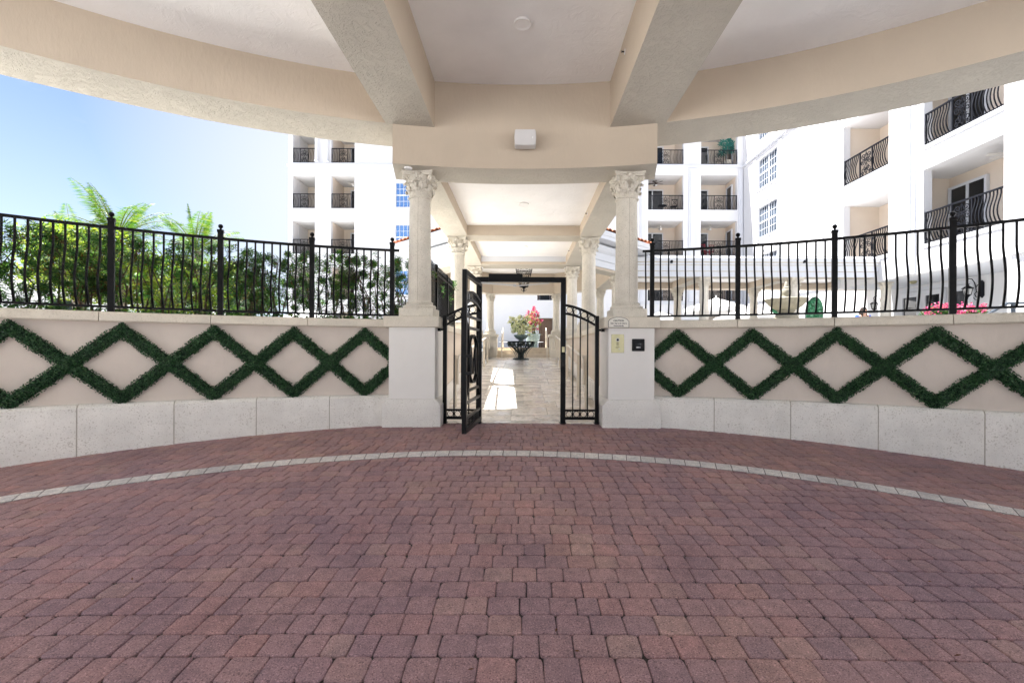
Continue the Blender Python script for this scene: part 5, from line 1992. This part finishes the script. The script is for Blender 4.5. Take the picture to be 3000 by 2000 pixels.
for (ya, yb), lab in zip(gy, ('bright green arched greenery panel set in the white wall behind the arcade', 'green arched greenery panel partly hidden by the fountain')):
    cx = a_of((ya + yb) / 2); r = (ya - yb) / 2
    t = thing('green_arch', lab, 'green wall panel', (WX, (ya + yb) / 2, 1.2), 'arched green wall panels')
    poly = [(cx - r, 1.2), (cx + r, 1.2), (cx + r, 4 - r)] + [(cx + r * math.cos(q * PI / 12), 4 - r + r * math.sin(q * PI / 12)) for q in range(1, 12)] + [(cx - r, 4 - r)]
    b = MB(); b.plate(poly, .10, .16, M=T2); b.build('backing', M['ivy'], t)
    n = 5000
    aa, zz = NPR.uniform(cx - r, cx + r, n), NPR.uniform(1.2, 4.0, n)
    ok = (zz < 4 - r) | ((aa - cx) ** 2 + (zz - 4 + r) ** 2 < r * r)
    aa, zz = aa[ok], zz[ok]
    P = np.stack([np.full(len(aa), WX + .07) + NPR.uniform(-.03, .02, len(aa)), FY - .002 - aa, zz], 1)
    inst('foliage', leaf_mesh('foliage', M['ivy'], P, np.array([-1, 0, .3]) + NPR.normal(0, .5, (len(aa), 3)), .07, .045, (WX, (ya + yb) / 2, 1.2)), t)


def wall_lantern(x, y, z, label):
    t = thing('wall_lantern', label, 'wall lantern', (x, y, z), 'black scrolled wall lanterns')
    b = MB(); b.plate([(-.07, -.22), (0, -.30), (.07, -.22), (.07, .22), (0, .30), (-.07, .22)], -.03, 0, M=Matrix.Rotation(-PI / 2, 4, 'Z'))
    b.build('wall_plate', M['iron_flat'], t, local=True)
    b = MB()
    def sp(pts, r=.014): b.tube([(-q[0], 0, q[1]) for q in pts], r, 6)
    sp([(.02, -.15), (.10, -.26), (.22, -.26), (.26, -.16), (.20, -.09), (.14, -.13), (.16, -.18)])
    sp([(.20, -.10), (.22, .05), (.27, .22), (.36, .34), (.47, .34), (.53, .25), (.50, .16), (.44, .17)])
    sp([(.03, .10), (.14, .16), (.22, .06)])
    sp([(.30, -.28), (.24, -.36), (.17, -.35), (.17, -.29)], .010)
    b.build('scroll_arm', M['iron_flat'], t, local=True)
    c = (-.50, 0, 0)
    b = MB(); b.lathe([(.0, .16), (.03, .15), (.05, .10), (.15, .03), (.16, .01), (.13, .0)], 8, c); b.lathe([(.085, -.20), (.10, -.19), (.05, -.25), (.015, -.30), (.02, -.34), (0, -.36)], 8, c)
    for k in range(6):
        a = k * PI / 3
        b.tube([(c[0] + .13 * math.cos(a), .13 * math.sin(a), 0), (c[0] + .09 * math.cos(a), .09 * math.sin(a), -.19)], .009, 5)
    b.build('cage', M['iron_flat'], t, local=True)
    b = MB(); b.lathe([(.12, -.002), (.083, -.185)], 6, c); b.build('glass', M['bulb'], t, local=True)
    return t


wall_lantern(WX - .003, 19.35, 3.12, 'black scrolled lantern on the white wall above the seated person')
wall_lantern(WX - .003, 15.28, 3.22, 'black scrolled lantern on the wall beside the glass doors and pink flowers')

# ---- parasols
def parasol(x, y, z, h, r, label):
    t = thing('parasol', label, 'parasol', (x, y, z), 'white garden parasols')
    b = MB()
    vs = [(0, 0, h)]
    n = 8
    for k in range(n * 4):
        a = 2 * PI * k / (n * 4)
        q = abs(((k % 4) / 4) - 0) if True else 0
        rr = r * (1 - .045 * math.sin(PI * (k % 4) / 4))
        vs.append((rr * math.cos(a), rr * math.sin(a), h - r * .36))
    m = n * 4
    b.add(vs, [(0, 1 + k, 1 + (k + 1) % m) for k in range(m)])
    vs2 = [(p[0], p[1], p[2]) for p in vs[1:]] + [(p[0] * 1.0, p[1], p[2] - .16) for p in vs[1:]]
    b.add(vs2, [(k, (k + 1) % m, m + (k + 1) % m, m + k) for k in range(m)])
    c = b.build('canopy', M['canvas'], t, local=True)
    b = MB(); b.lathe([(.02, h + .12), (.03, h + .07), (.015, h + .04), (.03, h)], 10); b.tube([(0, 0, 0), (0, 0, h - .02)], .025, 10)
    b.build('pole', M['canvas'], t, local=True)
    b = MB()
    for k in range(8):
        a = k * PI / 4
        b.tube([(0, 0, h - .10), (r * .97 * math.cos(a), r * .97 * math.sin(a), h - r * .36 - .02)], .012, 5)
    b.build('ribs', M['steel'], t, local=True)
    b = MB(); b.lathe([(0, 0), (.28, 0), (.28, .06), (.05, .10), (0, .10)], 20); b.build('foot', M['concrete'], t, local=True)
    return t


for (px, py, y, r, lab) in ((2098, 872, 24.5, 1.75, 'white parasol behind the arcade with its peak highest beside the front column'),
                            (2195, 897, 22.6, 1.75, 'white parasol overlapping the lower half of the taller one behind the arcade'),
                            (1936, 913, 26.0, 1.05, 'small white parasol in front of the tan arch'),
                            (905, 905, 20.0, 1.6, 'white parasol seen through the hedge below the left balconies'),
                            ):
    p = at(px, py, y)
    parasol(p.x, y, 1.2, p.z - 1.2, r, lab)

# ---- fountain
fx, fy = 7.78, 13.5
ft = thing('fountain', 'weathered tiered stone fountain with fluted bowl before the arcade', 'fountain', (fx, fy, 1.2))
b = MB()
b.lathe([(.0, .0), (.50, .0), (.50, .12), (.30, .16), (.26, .30), (.30, .42), (.20, .48), (.15, .58), (.20, .64), (.30, .74), (.33, .86), (.30, .96), (.22, 1.02), (.19, 1.05), (.24, 1.08), (.24, 1.11)], 32)
b.build('pedestal', M['fountain'], ft, local=True)
b = MB()
b.lathe([(.20, 1.11), (.28, 1.14), (.42, 1.24), (.52, 1.36), (.555, 1.41), (.57, 1.44), (.55, 1.47), (.48, 1.46), (.36, 1.36), (.0, 1.30)], 96, lobes=24, amp=.022)
b.build('bowl', M['fountain'], ft, local=True)
b = MB()
b.lathe([(.16, 1.30), (.16, 1.46), (.12, 1.50), (.11, 1.55), (.13, 1.60), (.145, 1.66), (.13, 1.72), (.08, 1.76), (.10, 1.78), (.06, 1.82), (.055, 1.88), (.03, 1.95), (.0, 1.99)], 24)
b.build('finial', M['fountain'], ft, local=True)
b = MB(); b.lathe([(.0, .0), (1.45, .0), (1.5, .05), (1.5, .42), (1.55, .46), (1.55, .52), (1.38, .52), (1.36, .30), (.0, .28)], 56)
b.build('basin', M['fountain'], ft, local=True)

# ---- flowering shrubs behind the right wall
p = at(2745, 925, 10.4)
def flowerbush(px, y, w_, h_, label, n=1500):
    q = at(px, 930, y)
    t = thing('flowering_bush', label, 'flowering bush', (q.x, y, 1.2), 'pink flowering bushes')
    b = MB()
    for k in range(14):
        a = RND.uniform(0, 2 * PI)
        b.tube([(0, 0, 0), (w_ * .2 * math.cos(a), w_ * .15 * math.sin(a), h_ * .5), (w_ * .45 * math.cos(a), w_ * .3 * math.sin(a), h_ * RND.uniform(.7, .98))], .008, 5)
    b.build('stems', M['bark'], t, local=True)
    u = NPR.normal(size=(n, 3)); u /= np.linalg.norm(u, axis=1, keepdims=True)
    P = u * (NPR.random(n) ** .4)[:, None] * np.array([w_ / 2, w_ / 3, h_ * .35]) + np.array([0, 0, h_ * .62])
    inst('leaves', leaf_mesh('leaves', M['podo'], P, NPR.normal(size=P.shape) + np.array([0, 0, .8]), .075, .05), t)
    cl = []
    for k in range(34):
        v = NPR.normal(size=3); v /= np.linalg.norm(v)
        c = v * np.array([w_ / 2, w_ / 3, h_ * .36]) * NPR.uniform(.8, 1.08) + np.array([0, 0, h_ * .64])
        cl.append(c + NPR.normal(0, .035, (34, 3)))
    P = np.concatenate(cl)
    inst('blossoms', leaf_mesh('blossoms', M['pink'], P, NPR.normal(size=P.shape), .048, .036), t)
    return t


flowerbush(2755, 10.3, .95, .98, 'bush of hot pink flowers behind the wall, just before the tall railing post')
flowerbush(2850, 10.2, .75, .96, 'bush of hot pink flowers behind the wall, past the tall railing post')
t = thing('handrail', 'dark slate handrail sloping down behind the wall at the frame edge', 'handrail', (8.9, 8.6, 1.2))
pA, pB, pC = at(2885, 925, 8.6), at(2952, 888, 8.6), at(3002, 887, 8.6)
b = MB(); b.tube([pA + (pA - pB) * .8, pA, pB, pC, pC + Vector((.5, 0, 0))], .025, 10); b.build('rail', M['darkrail'], t)
b = MB(); b.box(pB.x + .08, pB.x + .13, 8.575, 8.625, 1.2, pB.z); b.build('post', M['darkrail'], t)

# ---- seated person in blue
px_, py_ = 10.17, 13.6
ch = thing('patio_chair', 'dark patio chair the person in blue is sitting on', 'chair', (px_, py_ + .05, 1.2))
b = MB(); b.box(-.25, .25, -.25, .25, .42, .455); b.build('seat', M['iron_flat'], ch, .01, local=True)
b = MB(); b.box(-.25, .25, .22, .25, .47, .80); b.build('backrest', M['iron_flat'], ch, .01, local=True)
for sx in (-1, 1):
    for sy in (-1, 1):
        b = MB(); b.box(sx * .23 - .016, sx * .23 + .016, sy * .23 - .016, sy * .23 + .016, 0, .42); b.build('leg', M['iron_flat'], ch, local=True)


def skin_obj(name, verts, edges, radii, mat, parent, sub=2, root=0):
    me = D.meshes.new(name)
    me.from_pydata(verts, edges, [])
    o = D.objects.new(name, me); COL.objects.link(o)
    o.parent = parent
    o.modifiers.new('skin', 'SKIN').use_smooth_shade = True
    if not me.skin_vertices: me.skin_vertices.new(name='')
    for i, r in enumerate(radii):
        rr = r if isinstance(r, tuple) else (r, r)
        me.skin_vertices[0].data[i].radius = rr
        me.skin_vertices[0].data[i].use_root = (i == root)
    s = o.modifiers.new('sub', 'SUBSURF'); s.levels = sub; s.render_levels = sub
    me.materials.append(mat)
    return o


pe = thing('person', 'seated person with shoulder length brown hair in a blue top', 'person', (px_, py_, 1.2))
pe.scale = (.97, .97, .97)
ch.scale = (.97, .97, .97)
V, E, RR = [], [], []
def jv(p, r, par=None):
    V.append(p); RR.append(r)
    if par is not None: E.append((par, len(V) - 1))
    return len(V) - 1
pel = jv((0, .05, .53), (.15, .11))
s1 = jv((0, .07, .68), (.13, .10), pel)
s2 = jv((0, .06, .84), (.15, .105), s1)
s3 = jv((0, .04, .985), (.13, .085), s2)
nk = jv((0, .02, 1.03), .052, s3)
nk2 = jv((0, .0, 1.06), .052, nk)
hd = jv((0, -.015, 1.12), (.075, .088), nk2)
hd2 = jv((0, -.01, 1.185), (.066, .08), hd)
for s in (-1, 1):
    sh = jv((s * .175, .05, .985), .055, s3)
    el = jv((s * .235, .0, .70), .043, sh)
    wr = jv((s * .14, -.23, .62), .028, el)
    pm_ = jv((s * .11, -.31, .605), (.036, .018), wr)
    for k in range(4):
        f1 = jv((s * .11 + (k - 1.5) * .019, -.36, .602), .0095, pm_)
        f2 = jv((s * .11 + (k - 1.5) * .020, -.39 - .008 * (k in (1, 2)), .588), .008, f1)
    t1 = jv((s * .075, -.30, .605), .0095, pm_); jv((s * .055, -.335, .60), .0085, t1)
    hp = jv((s * .095, .03, .50), .088, pel)
    kn = jv((s * .12, -.40, .52), .062, hp)
    an = jv((s * .12, -.42, .09), .042, kn)
    jv((s * .12, -.55, .035), .035, an)
skin_obj('body', V, E, RR, M['skin'], pe, 2)
V, E, RR = [], [], []
a0 = jv((0, .05, .50), (.165, .125)); a1 = jv((0, .07, .68), (.145, .115), a0); a2 = jv((0, .06, .84), (.165, .12), a1); a3 = jv((0, .04, .99), (.14, .10), a2)
for s in (-1, 1):
    q = jv((s * .18, .05, .988), .068, a3); jv((s * .225, .02, .80), .058, q)
skin_obj('shirt', V, E, RR, M['blue'], pe, 2)
V, E, RR = [], [], []
a0 = jv((0, .05, .52), (.168, .12))
for s in (-1, 1):
    q = jv((s * .10, .02, .505), .10, a0); k = jv((s * .12, -.40, .52), .074, q); jv((s * .12, -.42, .13), .055, k)
skin_obj('trousers', V, E, RR, M['trousers'], pe, 2)
b = MB()
b.lathe([(.0, 1.315), (.045, 1.305), (.085, 1.27), (.100, 1.215), (.098, 1.15), (.093, 1.07), (.088, 1.0), (.06, .98)], 22, (0, .03, -.05))
hv = [v for v in b.v]
hr = MB()          # hair: cap and side falls, open round the face
for (f, sm) in zip(b.f, b.s):
    c = [sum(hv[i][k] for i in f) / len(f) for k in range(3)]
    if len(f) > 4 or (c[1] < -.035 and c[2] < 1.212 and abs(c[0]) < .075): continue
    base = len(hr.v)
    hr.v += [(hv[i][0], hv[i][1], hv[i][2]) for i in f]
    hr.f.append(tuple(range(base, base + len(f)))); hr.s.append(True); hr.m.append(0)
h = hr.build('hair', M['hair'], pe, local=True)
sd_ = h.modifiers.new('solid', 'SOLIDIFY'); sd_.thickness = .018; sd_.offset = 1
b = MB()
b.lathe([(.0, .012), (.010, .004), (.012, -.012), (0, -.02)], 10, (0, -.105, 1.135))
b.build('nose', M['skin'], pe, local=True)
b = MB()
for s in (-1, 1): b.lathe([(0, .008), (.010, 0), (0, -.008)], 10, (s * .03, -.088, 1.165))
b.build('eyes', M['hair'], pe, local=True)
M['lips'] = surface('lips', (.38, .12, .11), .5)
b = MB(); b.lathe([(0, .006), (.02, 0), (0, -.006)], 10, (0, -.086, 1.10)); b.build('mouth', M['lips'], pe, local=True)

# ================================================================== planting on the left
def shrub(th, rad, wd, dp, z1, n, label, density=1.0, brown=.05):
    c = ring(rad, th, 1.46)
    t = thing('hedge_shrub', label, 'shrub', c, 'podocarpus hedge shrubs', -th)
    H = z1 - 1.46
    b = MB()
    tw = []
    for k in range(9):
        x0 = RND.uniform(-wd * .4, wd * .4)
        p0 = Vector((x0, RND.uniform(-.1, .1), 0)); p1 = Vector((x0 + RND.uniform(-.1, .1), RND.uniform(-.1, .1), H * .4)); p2 = Vector((x0 + RND.uniform(-.25, .25), RND.uniform(-.15, .15), H * RND.uniform(.75, .95)))
        b.tube([p0, p1, p2], [.013, .010, .004], 6)
        for q in range(9):
            f = RND.uniform(.15, 1)
            p = p0.lerp(p1, f * 2) if f < .5 else p1.lerp(p2, (f - .5) * 2)
            e = p + Vector((RND.uniform(-.28, .28), RND.uniform(-.22, .22), RND.uniform(-.05, .2)))
            b.tube([p, e], [.005, .002], 4)
            tw.append(e)
    b.build('stems', M['bark'], t, local=True)
    P, Nv, Dr = [], [], []
    ncl = max(10, int(n / 26))
    cen = []
    for k in range(ncl):
        if RND.random() < .35:
            e = RND.choice(tw) + Vector((RND.gauss(0, .06), RND.gauss(0, .06), RND.gauss(0, .06)))
        else:
            zf = RND.random() ** (.62 if density >= 1 else .5)
            e = Vector((RND.uniform(-wd / 2, wd / 2), RND.gauss(0, dp * .35), zf * (H - .05) + .03))
        e.z = min(max(e.z, .03), H - .03 + .03 * math.sin(e.x * 21))
        cen.append(e)
    for e in cen:
        ax = Vector((RND.gauss(0, .6), RND.gauss(0, .6), RND.uniform(.2, 1))).normalized()
        o1 = ax.orthogonal().normalized(); o2 = ax.cross(o1)
        for i in range(26):
            f = i / 26
            a = i * 2.4
            d = (o1 * math.cos(a) + o2 * math.sin(a)) + ax * RND.uniform(.2, .9)
            p = e + ax * (f - .5) * .12 + d * .034
            P.append(p); Dr.append(d); Nv.append(ax + Vector((RND.gauss(0, .3), RND.gauss(0, .3), RND.gauss(0, .3))))
    P, Nv, Dr = np.array(P), np.array(Nv), np.array(Dr)
    inst('foliage', leaf_mesh('foliage', M['podo'], P, Nv, NPR.uniform(.055, .095, len(P)), NPR.uniform(.013, .020, len(P)), droop=Dr), t)
    m = int(n * brown)
    if m > 20:
        cb = [RND.choice(tw) for _ in range(max(2, m // 30))]
        P = np.concatenate([np.array(c2) + NPR.normal(0, .04, (30, 3)) for c2 in cb])
        inst('dry_leaves', leaf_mesh('dry_leaves', M['dry'], P, NPR.normal(size=P.shape), .05, .013), t)
    return t


hed = [(-.80, 2.74, 9500, 1.2, .05, 'dense dark green hedge shrub at the frame edge'), (-.705, 2.70, 9500, 1.2, .06, 'dense dark hedge shrub left of the first full railing post'),
       (-.61, 2.66, 9000, 1.2, .10, 'bushy hedge shrub with brown patches behind the first full railing post'), (-.525, 2.64, 5000, .9, .03, 'thinner hedge shrub with yellow-green light behind it'),
       (-.45, 2.66, 5600, .9, .02, 'hedge shrub behind the second railing post'), (-.375, 2.64, 7600, 1.0, .05, 'full rounded hedge shrub midway along the railing'),
       (-.305, 2.66, 5200, .8, .02, 'open twiggy hedge shrub left of the third railing post'), (-.235, 2.68, 5000, .8, .03, 'sparse hedge shrub in front of the white block'),
       (-.178, 2.68, 3200, .8, .02, 'leafy hedge shrub beside the gate column')]
for th, z1, n, den, br, lab in hed:
    shrub(th, 10.30 + RND.uniform(-.05, .12), .98 if th < -.2 else .5, .30, z1, int(n * (.8 if th < -.55 else .62)), lab, den, br)
# low ground cover in the bed
n = 7000
th = NPR.uniform(-.86, -.2, n); r = NPR.uniform(9.85, 10.9, n)
P = np.stack([CX + r * np.sin(th), CY + r * np.cos(th), 1.48 + NPR.random(n) ** 2 * .17], 1)
o = inst('ground_cover', leaf_mesh('ground_cover', M['podo'], P, NPR.normal(size=(n, 3)) + np.array([0, 0, 1.2]), .07, .03))
tag(o, 'low dark green ground cover along the foot of the hedge', 'ground cover', kind='stuff')
# stray sprigs on the spear fence
for k, (y, z, lab) in enumerate(((10.45, 2.60, 'green sprig poking over the end of the spear fence'), (9.9, 2.25, 'green sprig hanging through the middle of the spear fence'), (9.0, 2.3, 'thin green sprig on the nearer half of the spear fence'))):
    t = thing('sprig', lab, 'sprig', (-1.66, y, z - .25), 'sprigs on the spear fence')
    n = 170 if k == 0 else 90
    P = NPR.normal(0, .07, (n, 3)) * np.array([.7, 1, 1]) + np.array([.02, 0, .25])
    inst('leaves', leaf_mesh('leaves', M['podo'], P, NPR.normal(size=(n, 3)), .08, .013), t)
    b = MB(); b.tube([(-.2, 0, -.6), (-.08, 0, 0), (.02, .02, .25)], .006, 5); b.build('stem', M['bark'], t, local=True)


def tree(px, py_top, y, w_, label, mat, n, name='garden_tree', base=.8, L=.16, Wl=.07):
    top = at(px, py_top, y)
    t = thing(name, label, 'tree', (top.x, y, 1.2), 'sunlit garden trees')
    H = top.z - 1.2
    b = MB()
    b.tube([(0, 0, 0), (.05, 0, H * .3), (-.03, .05, H * .55)], [.10, .08, .06], 9)
    tips = []
    for k in range(9):
        a = 2 * PI * k / 9 + RND.uniform(-.3, .3)
        e = Vector((w_ * .36 * math.cos(a), w_ * .36 * math.sin(a), H * RND.uniform(.55, .9)))
        b.tube([(0, 0, H * .35), e * .5 + Vector((0, 0, H * .22)), e], [.05, .03, .012], 6); tips.append(e)
    b.build('trunk', M['bark'], t, local=True)
    P = []
    for k in range(46):
        u = NPR.normal(size=3); u /= np.linalg.norm(u)
        c = u * np.array([w_ / 2, w_ / 2.4, H * (1 - base * .5)  / 2]) * NPR.uniform(.45, 1.0) + np.array([0, 0, H * (.5 + base * .22)])
        P.append(c + NPR.normal(0, w_ * .075, (n // 46, 3)))
    P = np.concatenate(P)
    P[:, 2] = np.clip(P[:, 2], .1, H)
    inst('crown', leaf_mesh('crown', mat, P, NPR.normal(size=P.shape), NPR.uniform(L * .6, L * 1.2, len(P)), Wl), t)
    return t


tree(235, 655, 14.5, 3.0, 'yellow-green tree rising just over the hedge at the frame edge', M['lime'], 6500)
tree(360, 690, 16.5, 2.8, 'yellow-green tree under the tall palm', M['lime'], 6000)
tree(470, 760, 17.5, 3.4, 'bright yellow-green bush between the two palms', M['lime'], 6500, 'garden_bush')
tree(600, 745, 18.5, 3.0, 'yellow-green bush below the shorter palm', M['lime'], 5500, 'garden_bush')
tree(720, 800, 19.5, 2.4, 'low green bush in front of the corner of the white block', M['podo'], 4500, 'garden_bush')


def palm(px, py, y, label, fr, n=15, seed=1):
    rr = random.Random(seed)
    c = at(px, py, y)
    t = thing('coconut_palm', label, 'palm tree', (c.x, y, 1.2), 'coconut palms')
    H = c.z - 1.2
    b = MB()
    m = 14
    b.tube([(.25 * (1 - (i / m)) ** 2 - .0, .1 * math.sin(i / m * 2), H * i / m) for i in range(m + 1)], [.17 - .06 * i / m + .012 * (i % 2) for i in range(m + 1)], 12)
    b.build('trunk', M['palmbark'], t, local=True)
    for k in range(n):
        a = 2 * PI * k / n + rr.uniform(-.25, .25)
        el = (.45, .8, 1.05, 1.35)[k % 4] + rr.uniform(-.12, .12)
        Lf = fr * rr.uniform(.8, 1.1)
        pts = []
        d = Vector((math.cos(a) * math.cos(el), math.sin(a) * math.cos(el), math.sin(el)))
        p = Vector((0, 0, H))
        nseg = 14
        wind = Vector((.0, .0, 0))
        for i in range(nseg + 1):
            pts.append(p.copy())
            p += d * Lf / nseg
            d = (d + Vector((.010, 0, -.045 - .085 * (i / nseg)))).normalized()
        b = MB(); b.tube(pts, [.028 * (1 - .85 * i / nseg) for i in range(nseg + 1)], 6)
        f = b.build('frond', M['lime_rachis'], t, local=True)
        P, Nv, Dr, LL = [], [], [], []
        for i in range(56):
            q = .12 + .88 * i / 56
            s = q * nseg; j = min(int(s), nseg - 1)
            c0 = pts[j].lerp(pts[j + 1], s - j)
            dd = (pts[j + 1] - pts[j]).normalized()
            side = dd.cross(Vector((0, 0, 1)))
            side = side.normalized() if side.length > .05 else Vector((1, 0, 0))
            upv = side.cross(dd).normalized()
            ln = fr * .25 * math.sin(PI * (.12 + .8 * q)) * rr.uniform(.8, 1.1)
            for sg in (-1, 1):
                ld = (side * sg * .85 + dd * .55 - upv * .10 + Vector((.05, 0, -.5))).normalized()
                P.append(c0 + ld * ln / 2); Dr.append(ld); Nv.append(upv + side * sg * .4 + Vector((rr.gauss(0, .2), rr.gauss(0, .2), 0))); LL.append(ln)
        inst('leaflets', leaf_mesh('leaflets', M['frond'], P, np.array([list(v) for v in Nv]), np.array(LL), fr * .0125, droop=[list(v) for v in Dr]), f)
    return t


M['lime_rachis'] = surface('palm_rachis', (.20, .24, .06), .5, .1, 5.0)
palm(345, 700, 16.0, 'tall coconut palm rising above the railing over the hedge', 2.05, 15, 3)
palm(575, 735, 18.0, 'shorter coconut palm between the tall palm and the white block', 2.0, 12, 8)
palm(215, 735, 18.5, 'coconut palm at the frame edge, mostly hidden by the hedge', 1.9, 13, 5)

# low white outbuilding beyond the hedge
ob = thing('outbuilding', 'low white outbuilding glimpsed through the lower hedge', 'building', (-20, 24, 1.2))
b = MB(); b.wall((-31, 22, 0), (1, 0, 0), (0, -1, 0), 0, 13.5, 1.2, 4.3, .3, [(3, 4.2, 2.2, 3.5), (8, 9.2, 2.2, 3.5)])
b.box(-31, -30.7, 22.302, 28, 1.2, 4.3); b.box(-17.8, -17.5, 22.302, 28, 1.2, 4.3)
b.build('wall', M['white'], ob)
b = MB(); b.box(-31.4, -17.1, 21.6, 28.4, 4.303, 4.5); b.build('roof', M['offwhite'], ob)
for a in (3, 8): window(ob, frame_T((-31, 22, 0), (1, 0, 0), (0, -1, 0)) @ Matrix.Translation((0, .1, 0)), a, a + 1.2, 2.2, 3.5, 2)
